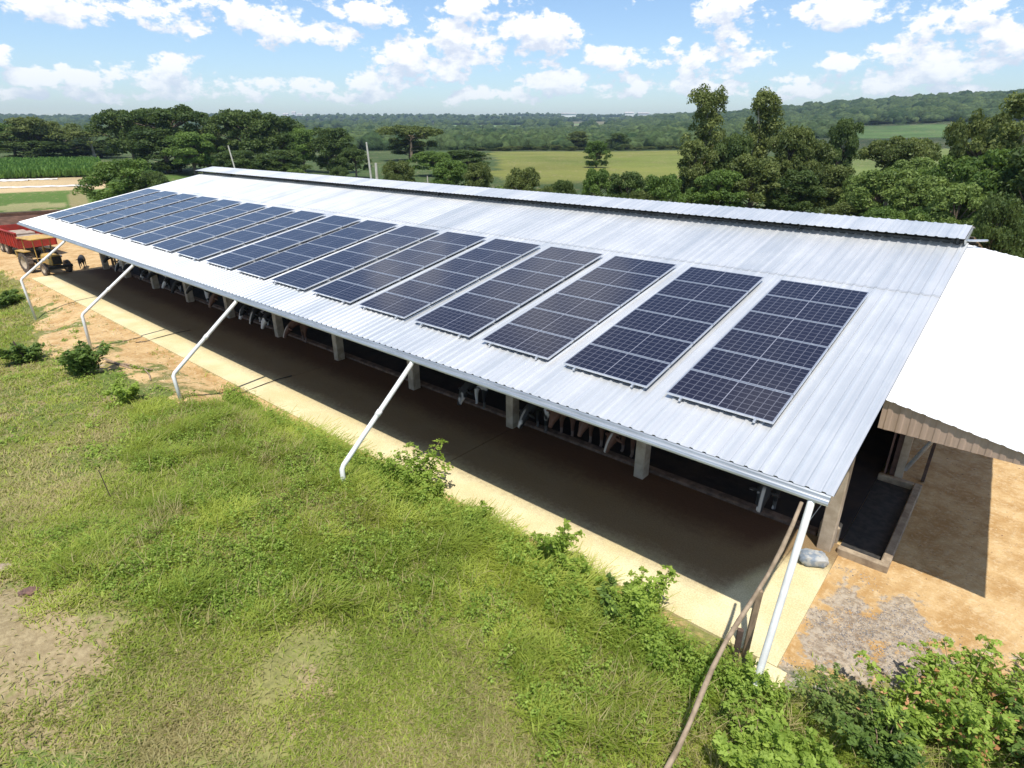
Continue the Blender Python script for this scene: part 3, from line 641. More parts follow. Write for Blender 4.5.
MB().tube([(.7, .18, 1.25), (.7, .18, 1.85)], .035, 8).build('exhaust', M['black_iron'], T)
MB().box(1.55, 1.75, -.75, .75, .42, .6).box(1.3, 1.55, -.3, -.2, .45, .55).box(1.3, 1.55, .2, .3, .45, .55).build('front_weight', M['black_iron'], T)
for s in (-1, 1): MB().lathe([(.02, -.03), (.08, -.04), (.08, .03), (.02, .03)], 12).build('headlight', M['alu'], T).location = (1.3, s*.38, 1.12)
TR = thing('farm_trailer', 'worn red high-sided farm trailer with an empty dusty bed', 'trailer', (-58.0, 2.2, -.06), R_(3))
for s in (-1, 1):
    MB().box(-3.6, 2.7, s*1.15-.03, s*1.15+.03, .8, 1.85).build('side_board', M['red'], TR)
    mb = MB()
    for i in range(12): x = -3.55+i*.555; mb.box(x, x+.09, s*1.22-.04, s*1.22+.04, .78, 1.85)
    mb.box(-3.6, 2.74, s*1.2-.08, s*1.2+.08, 1.853, 1.93); mb.build('side_rib', M['red'], TR)
    for x in (-2.2, -1.0): wheel(TR, (x, s*1.0, .48), .48, .26)
MB().box(2.703, 2.76, -1.12, 1.12, .8, 1.5).build('front_board', M['red'], TR)
MB().box(2.69, 2.80, -1.2, 1.2, 1.503, 1.64).build('front_rail', M['tan_load'], TR)
MB().box(-3.66, -3.603, -1.12, 1.12, .8, 1.85).build('tail_board', M['red'], TR)
MB().box(-3.6, 2.7, -1.118, 1.118, .81, .90).build('bed', M['tan_load'], TR)
MB().box(-3.5, 2.6, -.5, -.38, .62, .848).box(-3.5, 2.6, .38, .5, .62, .848).box(2.6, 4.2, -.07, .07, .62, .75).box(-2.3, -.9, -.95, .95, .42, .54).build('chassis', M['black_iron'], TR)
mb = MB()
for i in range(7): mb.box(-3.4+i*.9, -2.75+i*.9, -.9+.1*(i % 3), .9-.12*(i % 2), .901, 1.42+.04*(i % 4))
mb.build('load', M['tan_load'], TR, bevel=.04)

# ------------------------------------------------------------------ foliage
def unit(v): return v/np.maximum(np.linalg.norm(v, axis=-1, keepdims=True), 1e-9)
def leaf_quads(P, Nrm, size, tint, aspect=.55, jit=.8, seed=0):
    g = np.random.default_rng(seed); n = len(P); nn = unit(Nrm+g.normal(0, jit, (n, 3))); a = unit(np.cross(nn, g.normal(0, 1, (n, 3)))); b = np.cross(nn, a)
    s = (size*g.uniform(.45, 1.5, n))[:, None] if np.isscalar(size) else (size*g.uniform(.6, 1.35, n))[:, None]
    V = np.stack([P-a*s, P+b*s*aspect+nn*s*.12, P+a*s, P-b*s*aspect+nn*s*.12], 1).reshape(-1, 3)
    return V, np.arange(4*n).reshape(-1, 4), np.repeat(tint, 4)
def clump_leaves(cl, n_tot, size, seed, flat=1., top=0.):
    """cl: (centre, radius, tint). leaves sit in a shell round each clump."""
    g = np.random.default_rng(seed); w = np.array([c[1]**2 for c in cl]); cnt = np.maximum((w/w.sum()*n_tot).astype(int), 6)
    Ps = []; Ns = []; Ts = []
    for (c, r, t), k in zip(cl, cnt):
        d = unit(g.normal(0, 1, (k, 3))); d[:, 2] = np.where(d[:, 2] < -.35, -d[:, 2], d[:, 2])
        rr = 1.2*r*g.uniform(.4, 1.12, k)**.7; P = np.array(c)+d*rr[:, None]*np.array([1, 1, flat]); Ps.append(P); Ns.append(d); Ts.append(np.clip(t+g.normal(0, .14, k), 0, 1))
    return leaf_quads(np.vstack(Ps), np.vstack(Ns), size*.86, np.concatenate(Ts), seed=seed+1)
def tree_proto(kind, seed):
    g = random.Random(seed); cl = []; mb = MB(); H = 10.
    def limb(a, b, r): 
        m = tuple((a[i]+b[i])/2+g.uniform(-.25, .25) for i in range(3)); mb.tube([a, m, b], [r, r*.75, r*.35], 6)
    if kind == 'broad':
        for i in range(95):
            th = g.uniform(0, 6.28); zz = g.uniform(.1, 1)**.8; R = (4.0+.7*math.sin(3*th+seed)+.5*math.sin(5*th+zz*6))*math.sqrt(max(.04, 1-(zz-.5)**2*2.8))*g.uniform(.4, 1.0); r = g.uniform(.45, 1.05)
            cl.append(((R*math.cos(th), R*math.sin(th), 1.8+zz*7.2), r, g.uniform(.15, .75)))
        n, s, fl, tr = 17000, .215, .95, .32
    elif kind == 'dense':
        for i in range(105):
            th = g.uniform(0, 6.28); zz = g.uniform(.0, 1); R = (3.5+.6*math.sin(2*th+seed)+.5*math.sin(4*th+zz*7))*math.sqrt(max(.05, 1-(zz-.5)**2*2.4))*g.uniform(.4, 1.0); r = g.uniform(.45, .95)
            cl.append(((R*math.cos(th), R*math.sin(th), .9+zz*8.2), r, g.uniform(.1, .65)))
        n, s, fl, tr = 17000, .205, 1., .28
    elif kind == 'umbrella':
        for i in range(60):
            th = g.uniform(0, 6.28); R = 5.0*math.sqrt(g.uniform(.02, 1)); r = g.uniform(.5, .95); cl.append(((R*math.cos(th), R*math.sin(th), 8.7-R*R*.05+g.uniform(-.6, .45)), r, g.uniform(.2, .8)))
        for i in range(16):
            th = g.uniform(0, 6.28); R = g.uniform(1, 4.2); cl.append(((R*math.cos(th), R*math.sin(th), g.uniform(4, 7)), .8, g.uniform(.1, .5)))
        n, s, fl, tr = 15000, .215, .85, .3
    elif kind == 'tall':
        for i in range(78):
            zz = g.uniform(0, 1)**.8; th = g.uniform(0, 6.28); env = 2.2*math.sqrt(max(.05, 1-(zz-.55)**2*2.9))*(.72+.28*math.sin(zz*13+seed+2*th)); R = env*g.uniform(.2, 1)
            cl.append(((R*math.cos(th), R*math.sin(th), 1.6+zz*7.8), g.uniform(.3, .62), g.uniform(.25, .95)))
        n, s, fl, tr = 13000, .125, 1.2, .2
    elif kind == 'thin':
        for i in range(20):
            zz = g.uniform(.3, 1); th = g.uniform(0, 6.28); R = 2.6*g.uniform(.2, 1); cl.append(((R*math.cos(th)+.8, R*math.sin(th), 3+zz*6.3), g.uniform(.6, 1.2), g.uniform(.3, .9)))
        n, s, fl, tr = 2800, .24, .7, .22
    elif kind == 'bush':
        for i in range(80):
            th = g.uniform(0, 6.28); zz = g.uniform(0, 1); R = 6.2*math.sqrt(1-zz*zz*.85)*g.uniform(.4, .98); cl.append(((R*math.cos(th), R*math.sin(th), .8+zz*7.5), g.uniform(.7, 1.4), g.uniform(.15, .8)))
        n, s, fl, tr = 17000, .25, .9, .2
    V, Fc, t = clump_leaves(cl, n, s, seed, fl)
    cm = np_mesh('crown', V, Fc, M['leaf_dark'], t)
    top = max(c[0][2] for c in cl)
    if kind == 'thin': mb.tube([(0, 0, -.4), (.3, 0, 3), (.9, 0, 6), (1.1, 0, 8)], [tr, tr*.8, tr*.5, tr*.2], 7)
    elif kind == 'umbrella': mb.tube([(0, 0, -.4), (.2, .1, 3), (.1, 0, 7.2)], [tr, tr*.85, tr*.4], 8)
    else: mb.tube([(0, 0, -.5), (.12, 0, 2.5), (-.05, .1, 5.2), (.05, 0, top-1.2)], [tr, tr*.8, tr*.5, tr*.12], 8)
    for c, r, _ in cl[::4]:
        z0 = c[2]*(.62 if kind != 'umbrella' else .8); limb((.05, .05, z0), c, tr*.32)
    o = mb.build('trunk', M['bark']); tm = o.data; bpy.data.objects.remove(o)
    return tm, cm
TP = {}
def get_tree(kind, v, leaf, bark):
    key = (kind, v)
    if key not in TP: TP[key] = tree_proto(kind, 100+v*17+len(kind)*3)
    k2 = (kind, v, leaf, bark)
    if k2 not in TP:
        tm, cm = TP[key]; tm = tm.copy(); cm = cm.copy(); tm.materials.clear(); tm.materials.append(M[bark]); cm.materials.clear(); cm.materials.append(M[leaf]); tm.name = 'trunk'; cm.name = 'crown'; TP[k2] = (tm, cm)
    return TP[k2]
def tree(u, vtop, wpx, r, kind, leaf, label, group=None, bark='bark', name='tree', base=None, var=None):
    if 380 < u < 700 and vtop >= 160 and r < 200: r = max(44, (CAM[2]-(4.2 if kind == 'bush' else 5.2))/-_tan(u, vtop))
    x, y = place(u, r); z = TH(x, y) if base is None else base; h = height_at(u, vtop, r)-z
    v = rnd.randrange(3) if var is None else var; tm, cm = get_tree(kind, v, leaf, bark)
    half = {'broad': 4.6, 'dense': 4.0, 'umbrella': 5.4, 'tall': 2.1, 'thin': 3.0, 'bush': 6.8}[kind]; w = wpx/F*r*math.cos(PIT)/ (1/ math.hypot(1, (u-512)/F)) *.95
    w = wpx/F*r*math.cos(PIT)
    o = thing(name, label, 'tree' if name != 'bush' else 'bush', (x, y, z), rnd.uniform(0, 6.28), group)
    link('trunk', tm, o); link('crown', cm, o); o.scale = (w/half, w/half, h/9.9); return o
BG = 'trees standing behind the barn'
L = [ # left wood (u, top row, half width, distance, kind, leaf, label)
 (-60, 118, 30, 215, 'broad', 'leaf_olive', 'tall olive tree just outside the left edge'), (8, 123, 20, 232, 'broad', 'leaf_mid', 'green tree at the far left edge beyond the corn'),
 (36, 117, 24, 225, 'broad', 'leaf_olive', 'light olive round tree second from the left edge'), (62, 123, 18, 238, 'thin', 'leaf_olive', 'thin olive tree with a pale leaning trunk beyond the corn'), (88, 127, 17, 230, 'thin', 'leaf_olive', 'shorter thin olive tree right of the leaning one'),
 (30, 140, 24, 222, 'dense', 'leaf_dark', 'low dark tree in front of the light olive round one'), (60, 142, 24, 236, 'dense', 'leaf_dark', 'dark understorey tree behind the leaning pale trunk'), (95, 140, 20, 240, 'dense', 'leaf_dark', 'low dark tree between the thin olive trees and the big dark pair'),
 (128, 109, 26, 172, 'broad', 'leaf_dark', 'big dark rounded tree left of the flat-topped one'), (172, 104, 36, 165, 'umbrella', 'leaf_dark', 'wide flat-topped dark tree, tallest of the left wood'), (160, 128, 30, 160, 'dense', 'leaf_dark', 'dense dark tree under the flat-topped crown'),
 (188, 132, 26, 150, 'broad', 'leaf_mid', 'greener round tree right of the flat-topped one'), (205, 126, 18, 165, 'dense', 'leaf_olive', 'olive tree between the flat-topped and the big round trees'),
 (245, 109, 29, 158, 'broad', 'leaf_dark', 'big round dark tree left of the two pale poles'), (278, 114, 27, 160, 'dense', 'leaf_dark', 'large dark tree touching the big round one on its right'), (300, 128, 17, 155, 'broad', 'leaf_mid', 'mid green tree right of the large dark pair'),
 (330, 127, 22, 150, 'dense', 'leaf_dark', 'dark upright tree left of the concrete pole'), (352, 148, 16, 132, 'broad', 'leaf_dark', 'small dark tree just left of the concrete pole'), (232, 150, 24, 128, 'dense', 'leaf_dark', 'low dark tree behind the leaning thin pole'), (275, 150, 26, 132, 'dense', 'leaf_dark', 'low dark tree beneath the large dark pair'),
 (113, 157, 38, 93, 'bush', 'leaf_mid', 'big rounded leafy bush at the roof\'s far left corner'), (140, 170, 20, 90, 'bush', 'leaf_dark', 'lower dark bush leaning on the roof edge at left'),
 (290, 167, 13, 108, 'bush', 'leaf_light', 'small bright green bush behind the roof ridge at left'), (335, 166, 13, 112, 'bush', 'leaf_dark', 'small dark rounded bush behind the ridge left of the pole'), (392, 172, 12, 118, 'bush', 'leaf_olive', 'small olive bush right of the pale poles'),
 # middle
 (410, 124, 32, 205, 'umbrella', 'leaf_olive', 'wide umbrella-shaped tree in the middle distance'), (408, 140, 20, 212, 'broad', 'leaf_dark', 'dark tree under the umbrella-shaped one'), (432, 151, 24, 135, 'broad', 'leaf_mid', 'bright round tree right of the umbrella-shaped one'), (466, 150, 26, 150, 'dense', 'leaf_dark', 'dark rounded tree at the left end of the meadow'), (395, 160, 18, 140, 'broad', 'leaf_olive', 'low olive tree behind the ridge under the umbrella tree'),
 (523, 167, 20, 120, 'broad', 'leaf_olive', 'olive bush-like tree in front of the meadow, left one'), (563, 177, 18, 100, 'bush', 'leaf_dark', 'dark rounded bush in front of the meadow'), (598, 141, 13, 165, 'dense', 'leaf_mid', 'upright tree standing alone in the meadow'), (600, 168, 17, 135, 'broad', 'leaf_mid', 'lighter tree at the foot of the lone meadow tree'),
 (632, 172, 26, 112, 'broad', 'leaf_dark', 'green tree behind the ridge right of the lone meadow tree'), (668, 174, 24, 108, 'broad', 'leaf_mid', 'green tree left of the tall eucalyptus clump'), (545, 184, 18, 95, 'bush', 'leaf_olive', 'low olive bush just above the ridge in the middle'), (500, 184, 14, 100, 'bush', 'leaf_light', 'low pale bush just above the ridge, left of the middle'), (650, 186, 22, 90, 'bush', 'leaf_olive', 'low olive bush above the ridge left of the tall trees'),
 (578, 131, 12, 330, 'broad', 'leaf_olive', 'paler tree on the meadow\'s far hedge'), (620, 133, 12, 330, 'broad', 'leaf_dark', 'darker tree on the meadow\'s far hedge'),
 (448, 160, 22, 120, 'broad', 'leaf_mid', 'green tree between the bright round one and the meadow'), (478, 162, 16, 118, 'dense', 'leaf_olive', 'olive tree at the meadow\'s left corner'),
 # eucalyptus clump
 (706, 88, 21, 74, 'tall', 'leaf_olive', 'tallest eucalyptus, left one of the two above the ridge'), (762, 92, 19, 78, 'tall', 'leaf_olive', 'second tall eucalyptus with a leaning top'), (735, 134, 24, 72, 'broad', 'leaf_dark', 'dark tree between the two tall eucalyptuses'), (700, 140, 24, 70, 'dense', 'leaf_olive', 'lower olive tree at the left foot of the eucalyptus'),
 (792, 126, 25, 74, 'broad', 'leaf_olive', 'broad olive tree right of the second eucalyptus'), (818, 138, 22, 78, 'dense', 'leaf_olive', 'olive green tree in front of the dark domed one'), (845, 119, 18, 98, 'broad', 'leaf_dark', 'dark domed tree right of the eucalyptus clump'), (760, 155, 30, 68, 'dense', 'leaf_olive', 'dense olive tree low behind the ridge cap'), (725, 170, 28, 66, 'broad', 'leaf_mid', 'green tree low behind the ridge, left of the dense olive one'), (805, 170, 26, 68, 'dense', 'leaf_dark', 'dark low tree behind the ridge cap'), (842, 165, 22, 72, 'broad', 'leaf_olive', 'olive tree under the dark domed one'),
 # right
 (872, 172, 22, 70, 'bush', 'leaf_light', 'pale bush right of the eucalyptus clump'), (903, 134, 30, 84, 'umbrella', 'leaf_olive', 'thin flat-topped tree at the right with sky-lit branches'), (895, 168, 34, 62, 'broad', 'leaf_light', 'wide light green tree low behind the ridge end'), (935, 176, 30, 60, 'broad', 'leaf_light', 'pale green tree behind the ridge end'), (928, 158, 24, 78, 'broad', 'leaf_light', 'green tree behind the wide light green one'),
 (962, 156, 26, 64, 'dense', 'leaf_mid', 'dense green tree left of the right edge'), (985, 108, 26, 66, 'umbrella', 'leaf_olive', 'tall flat-topped tree near the right edge'), (1018, 94, 24, 62, 'tall', 'leaf_olive', 'tall olive tree at the right edge'), (1005, 150, 34, 56, 'dense', 'leaf_mid', 'dense green tree at the right edge'), (980, 185, 30, 52, 'broad', 'leaf_light', 'green tree above the lean-to roof'), (1060, 140, 40, 54, 'dense', 'leaf_dark', 'dark tree just outside the right edge'), (1025, 190, 26, 46, 'bush', 'leaf_dark', 'dark bush at the right edge above the lean-to'), (950, 205, 26, 52, 'bush', 'leaf_mid', 'green bush behind the ridge end'), (905, 205, 26, 56, 'bush', 'leaf_mid', 'green bush low behind the ridge cap\'s right part'), (860, 200, 26, 60, 'bush', 'leaf_olive', 'olive bush low behind the ridge cap'),
 (985, 232, 16, 34, 'bush', 'leaf_light', 'pale spiky bush between ridge end and lean-to')]
for k in range(26):   # hedge beyond the meadow
    u = 474+k*9+rnd.uniform(-3, 3); L.append((u, 149-rnd.uniform(0, 5), rnd.uniform(5, 9), 318+rnd.uniform(-10, 12), rnd.choice(['broad', 'dense']), rnd.choice(['leaf_dark', 'leaf_olive']), 'small round tree in the hedge beyond the meadow', 'hedge trees beyond the meadow'))
for k in range(46):   # front row of the wood beyond the green field
    u = 650+k*9+rnd.uniform(-3, 3); L.append((u, 121-rnd.uniform(-3, 3)-max(0, (u-860))*.02+(6 if u < 760 else 0), rnd.uniform(6, 10), 780+rnd.uniform(-20, 40), 'dense', 'leaf_dark', 'dark tree in the front row of the wood on the right hill', 'front trees of the hillside wood'))
for t in L:
    u, vt, w, r, kind, leaf, lab = t[:7]; grp = t[7] if len(t) > 7 else BG
    nm = {'bush': 'bush', 'tall': 'eucalyptus_tree', 'umbrella': 'umbrella_tree'}.get(kind, 'broadleaf_tree')
    tree(u, vt, w, r, kind, leaf, lab, grp, 'bark_pale' if kind in ('thin', 'tall') else 'bark', nm)

# woods on the far land: one mass of rounded crowns
def woodland():
    bm = bmesh.new(); bmesh.ops.create_icosphere(bm, subdivisions=2, radius=1); base = np.array([v.co[:] for v in bm.verts]); fs = np.array([[v.index for v in f.verts] for f in bm.faces]); bm.free()
    keep = base[fs].mean(1)[:, 2] > -.35; fs = fs[keep]
    n = 24000; u = rng.uniform(-160, 1200, n); r = np.exp(rng.uniform(math.log(330), math.log(3600), n)); azs = np.interp(u, range(-400, 1700, 50), [_az(q) for q in range(-400, 1700, 50)])
    X = CAM[0]+np.sin(azs)*r; Y = CAM[1]+np.cos(azs)*r
    cell = vnoise(X*.8+Y*.3, Y*.9-X*.25, 260, 3); ok = np.ones(n, bool)
    ok &= ~((cell > .66) & (r > 900) & (u < 720)); ok &= ~((cell < .16) & (r > 700) & (u < 720)); ok &= ~((r < 765) & (r > 440) & (u > 845)); ok &= ~((r < 500) & (u > 700)); ok &= ~((r > 800) & (r < 1270) & (u > 296) & (u < 356)); ok &= ~((r > 1150) & (r < 1700) & (u > 425) & (u < 605) & (fbm(X, Y, 200, 8) > .42))
    ok &= ~((u > 700) & (r > 2200)); X, Y, r, u = X[ok], Y[ok], r[ok], u[ok]; n = len(X); Z = terrain(X, Y)
    s = np.clip(3.2+r*.0040, 3.5, 9)*rng.uniform(.7, 1.35, n); sz = s*rng.uniform(.55, .95, n)
    jit = 1+rng.normal(0, .13, (n, len(base), 1))
    V = base[None]*jit*np.stack([s, s, sz], -1)[:, None]+np.stack([X, Y, Z+sz*.45], -1)[:, None]
    Fc = fs[None]+(np.arange(n)*len(base))[:, None, None]
    m, nt, b = new_mat('woodland_foliage'); at = N(nt, 'ShaderNodeAttribute', attribute_name='tint'); tc = N(nt, 'ShaderNodeTexCoord').outputs['Object']
    nz = noise(nt, .35, 4, .7, tc); c = mix_c(nt, at.outputs['Fac'], (.024, .046, .020), (.078, .108, .042)); c = mix_c(nt, 1., c, mix_c(nt, ramp(nt, nz, .35, .65), (.6, .6, .6), (1.4, 1.4, 1.3)), 'MULTIPLY')
    nt.links.new(c, b.inputs['Base Color']); b.inputs['Roughness'].default_value = .9; b.inputs['Specular IOR Level'].default_value = .1; bump(nt, b, nz, .8, 1.5)
    me = np_mesh('woodland', V.reshape(-1, 3), Fc.reshape(-1, 3), m, np.repeat(np.clip(rng.normal(.45, .25, n), 0, 1), len(base)))
    tag(link('woodland', me), 'far woods covering the valley and the hills', 'woods', kind='stuff')
woodland()

# corn field
def corn():
    n = 26000; u = rng.uniform(-220, 92, n); r = rng.uniform(151, 200, n); azs = np.interp(u, range(-400, 1700, 50), [_az(q) for q in range(-400, 1700, 50)])
    X = CAM[0]+np.sin(azs)*r; Y = CAM[1]+np.cos(azs)*r; Z = terrain(X, Y); h = rng.uniform(1.2, 2.1, n); a = rng.uniform(0, 6.28, n)
    Ps = []; base = np.stack([X, Y, Z], -1); V = []; 
    for k in range(3):
        aa = a+k*2.1; d = np.stack([np.cos(aa), np.sin(aa), np.zeros(n)], -1); w = np.stack([-np.sin(aa), np.cos(aa), np.zeros(n)], -1)*.13
        hz = np.zeros((n, 3)); hz[:, 2] = h*(.55+.15*k); V.append(np.stack([base+hz*.3-w, base+hz*.3+w, base+hz+d*.35+w*.9, base+hz*1.15+d*.25-w*.6], 1))
    V = np.concatenate(V).reshape(-1, 3); me = np_mesh('corn_field', V, np.arange(len(V)).reshape(-1, 4), M['corn'], np.repeat(np.tile(rng.uniform(0, 1, n), 3), 4))
    tag(link('corn_field', me), 'dense green corn field in front of the left wood', 'corn field', kind='stuff')
corn()
for i, (u, r, L_, w, rz, lab) in enumerate([(15, 148, 9, 1.3, .62, 'short white film strip, upper one on the orange soil'), (12, 131, 20, 1.4, .50, 'long white film strip, lower one on the orange soil'), (-14, 147, 8, 1.5, .6, 'white film strip at the left edge on the orange soil')]):
    x, y = place(u, r); mb = MB(); k = 24; vs = []
    for j in range(k+1):
        for q, zz in ((-.5, 0), (-.2, .12), (.2, .14), (.5, 0)): vs.append(((j/k-.5)*L_, q*w*(1+.35*math.sin(j*2.3+i)), zz+.03*math.sin(j*1.7)))
    mb.add(vs, [(j*4+q, j*4+q+1, j*4+q+5, j*4+q+4) for j in range(k) for q in range(3)]); o = mb.build('plastic_film', M['plastic']); o.location = (x, y, TH(x, y)+.05)
    o.rotation_euler = (0, 0, YAW+.35+i*.05); tag(o, lab, 'plastic film')

# poles behind the barn
def upole(u, vt, r, w, lean, lab, arm=False):
    x, y = place(u, r); z = TH(x, y); h = height_at(u, vt, r)-z
    o = thing('utility_pole', lab, 'pole', (x, y, z), YAW); o.rotation_euler = (0, lean, YAW)
    MB().tube([(0, 0, -.3), (0, 0, h)], [w, w*.65], 8).build('shaft', M['utility'], o)
    if arm: MB().box(-.9, .9, -.06, .06, h-.6, h-.48).build('cross_arm', M['wood'], o)
upole(233, 145, 88, .12, -.13, 'thin leaning pole rising behind the left half of the ridge')
upole(368, 142, 92, .17, -.05, 'tall pale concrete pole, left of the close pair behind the ridge')
upole(373, 163, 86, .24, .0, 'short thick white pole, right of the close pair')
upole(425, 176, 86, .11, 0, 'short thin grey post behind the ridge, left of the middle')
upole(454, 164, 100, .09, 0, 'thin dark-grey pole in front of the dark rounded tree'); upole(516, 176, 84, .12, 0, 'short white post in front of the meadow bushes')
# far buildings
def far_house(u, r, w, h, lab, dx=0, roof=True):
    x, y = place(u, r); z = TH(x, y); o = thing('farm_building', lab, 'building', (x, y, z+3), YAW)
    MB().box(-w/2, w/2, -w*.2, w*.2, -4, h).build('wall', M['far_white'], o)
    MB().add([(-w*.53, -w*.24, h), (w*.53, -w*.24, h), (w*.53, w*.24, h), (-w*.53, w*.24, h), (-w*.53, 0, h+h*.35), (w*.53, 0, h+h*.35)], [(0, 1, 5, 4), (2, 3, 4, 5), (0, 4, 3), (1, 2, 5), (3, 2, 1, 0)]).build('roof', M['far_roof'], o)
far_house(288, 2900, 22, 12, 'pale tall silo building far left on the horizon'); far_house(296, 2950, 16, 17, 'narrower pale silo building right of the tall one'); far_house(302, 2900, 20, 10, 'lowest of the pale silo buildings on the horizon')
far_house(628, 2700, 34, 14, 'white far building left of centre-right on the horizon'); far_house(642, 2750, 44, 12, 'longer white far building on the horizon behind the meadow'); far_house(568, 2800, 60, 10, 'flat pale far building on the horizon right of the middle')

# ------------------------------------------------------------------ near grass and weeds
def blades(name, pts, h, w, lean, tint, m, label, seed, kind='stuff'):
    g = np.random.default_rng(seed); n = len(pts); X, Y = pts[:, 0], pts[:, 1]; Z = terrain(X, Y)-.02; a = g.uniform(0, 6.28, n); d = np.stack([np.cos(a), np.sin(a), np.zeros(n)], -1); s = np.stack([-np.sin(a+g.normal(0, .5, n)), np.cos(a), np.zeros(n)], -1)
    b = np.stack([X, Y, Z], -1); ln = (lean*g.uniform(.3, 1.3, n)*h)[:, None]; up_ = np.zeros((n, 3)); up_[:, 2] = h; w = np.asarray(w)*np.ones(n); w = w[:, None]
    V = np.stack([b-s*w, b+s*w, b+up_*.6+d*ln*.4+s*w*.8, b+up_*.6+d*ln*.4-s*w*.8, b+up_*.95+d*ln*1.15+s*w*.1, b+up_*.93+d*ln*1.15-s*w*.1], 1).reshape(-1, 3)
    k = np.arange(n)[:, None]*6; Fc = np.concatenate([k+np.array([[0, 1, 2, 3]]), k+np.array([[3, 2, 4, 5]])]); me = np_mesh(name, V, Fc, m, np.repeat(np.clip(tint, 0, 1), 6))
    return tag(link(name, me), label, 'grass', kind=kind)
def scatter(n, box, fn, seed):
    g = np.random.default_rng(seed); X = g.uniform(box[0], box[1], n); Y = g.uniform(box[2], box[3], n); keep = g.uniform(0, 1, n) < fn(X, Y); return np.stack([X[keep], Y[keep]], -1)
notslab = lambda X, Y: ((Y < -.45) | (X > .25)).astype(float)
def clumpy(pts, seed, k=7, rad=.16):
    g = np.random.default_rng(seed); P = np.repeat(pts, k, 0); return P+g.normal(0, rad, P.shape)
def d_tall(X, Y):
    m = polymask(X, Y, P_TALL, .6)*(1-.8*polymask(X, Y, P_YARD, .2)); return sstep(m+(fbm(X, Y, 1.1, 5)-.5)*.9, .35, .75)*notslab(X, Y)
pt = clumpy(scatter(95000, (-21, 6, -9.5, 2), lambda X, Y: d_tall(X, Y)*(.45+.55*sstep(fbm(X, Y, .7, 15), .35, .6)), 1), 2)
hh = fbm(pt[:, 0], pt[:, 1], .8, 61); tt = fbm(pt[:, 0], pt[:, 1], 1.7, 62)
edge = np.exp(-((pt[:, 1]+1.3)/.7)**2)*(pt[:, 0] < -2)
blades('tall_grass', pt, (.07+.20*sstep(hh, .3, .75)+.22*edge)*rng.uniform(.5, 1.25, len(pt)), rng.uniform(.006, .013, len(pt)), 1.3, .15+.75*sstep(tt, .3, .7)+rng.normal(0, .16, len(pt)), M['blade'], 'lush tall green grass covering the slope in front of the barn', 3)
ed = rng.uniform(0, 1, len(pt)) < .03+.22*sstep(fbm(pt[:, 0], pt[:, 1], 1.3, 63), .52, .66)
qd = pt[ed]+rng.normal(0, .05, (ed.sum(), 2)); blades('dry_stalks', qd, rng.uniform(.12, .42, len(qd)), rng.uniform(.005, .010, len(qd)), .7, rng.uniform(0, 1, len(qd)), M['blade_dry'], 'dry straw-coloured stalks standing among the tall grass', 64)
def d_short(X, Y):
    bare = np.maximum.reduce([polymask(X, Y, P_BARE, 1.)*.98, polymask(X, Y, P_BARE2, 1.2)*.6, polymask(X, Y, P_BARE3, 1.)*.72, polymask(X, Y, P_ORANGE, .8)*.93, polymask(X, Y, P_YARD, .4)*.99]); d = np.hypot(X-CAM[0], Y-CAM[1])
    return np.maximum(sstep(1-bare+(fbm(X, Y, .9, 25)-.5)*1.3, .35, .9), .06*(bare < .9))*notslab(X, Y)*np.clip(14/d, .12, 1)
ps0 = clumpy(scatter(85000, (-15, 3, -10.5, -3), lambda X, Y: d_short(X, Y)*(np.hypot(X-CAM[0], Y-CAM[1]) > 3)*(1-.8*polymask(X, Y, P_TALL, .3)), 35), 36, 5, .10)
ps = clumpy(scatter(230000, (-62, 6, -26, 1.5), lambda X, Y: d_short(X, Y)*(np.hypot(X-CAM[0], Y-CAM[1]) > 3), 5), 6, 5, .12)
ps = np.vstack([ps0, ps]); dd = np.hypot(ps[:, 0]-CAM[0], ps[:, 1]-CAM[1]); ts = fbm(ps[:, 0], ps[:, 1], 1.4, 72)
dry = rng.uniform(0, 1, len(ps)) < .25+.4*polymask(ps[:, 0], ps[:, 1], P_BARE2, 1.5)+.5*sstep(fbm(ps[:, 0], ps[:, 1], 2.5, 71), .4, .65)
for nm, sel, m, lab in (('short_grass', ~dry, 'blade', 'short trampled grass in the left foreground'), ('dry_grass', dry, 'blade_dry', 'short dry straw-coloured grass in the left foreground')):
    q = ps[sel]; s = 1+np.clip(dd[sel]/18, 0, 2.5)*.6
    blades(nm, q, rng.uniform(.03, .10, len(q))*s*.8, rng.uniform(.005, .010, len(q))*s, 1.3, ts[sel]+rng.normal(0, .18, len(q)), M[m], lab, 8)
# broad-leaved weeds, spread as low leaf clumps
def weeds(name, pts, hgt, rad, nleaf, size, m, label, seed):
    g = np.random.default_rng(seed); n = len(pts); Z = terrain(pts[:, 0], pts[:, 1]); c = np.repeat(np.c_[pts, Z], nleaf, 0); hs = np.repeat(hgt*g.uniform(.5, 1.3, n), nleaf); d = unit(g.normal(0, 1, (n*nleaf, 3))); d[:, 2] = np.abs(d[:, 2])
    P = c+d*np.stack([hs*0+rad, hs*0+rad, hs], -1)*(g.uniform(.3, 1, n*nleaf)[:, None])**.6; V, Fc, t = leaf_quads(P, d+np.array([0, 0, .8]), size, np.repeat(g.uniform(.0, .8, n), nleaf)+g.normal(0, .15, n*nleaf), .5, .55, seed)
    return tag(link(name, np_mesh(name, V, Fc, m, np.clip(t, 0, 1))), label, 'weeds', kind='stuff')
pw = scatter(3200, (-14.5, -5, -9, -3), lambda X, Y: sstep(polymask(X, Y, P_WEED, .7)+(fbm(X, Y, 1., 45)-.5)*.8, .45, .8), 9)
weeds('leafy_weeds', pw, .24, .13, 22, .024, M['leaf_weed'], 'dark leafy weeds along the lower edge of the tall grass', 10)
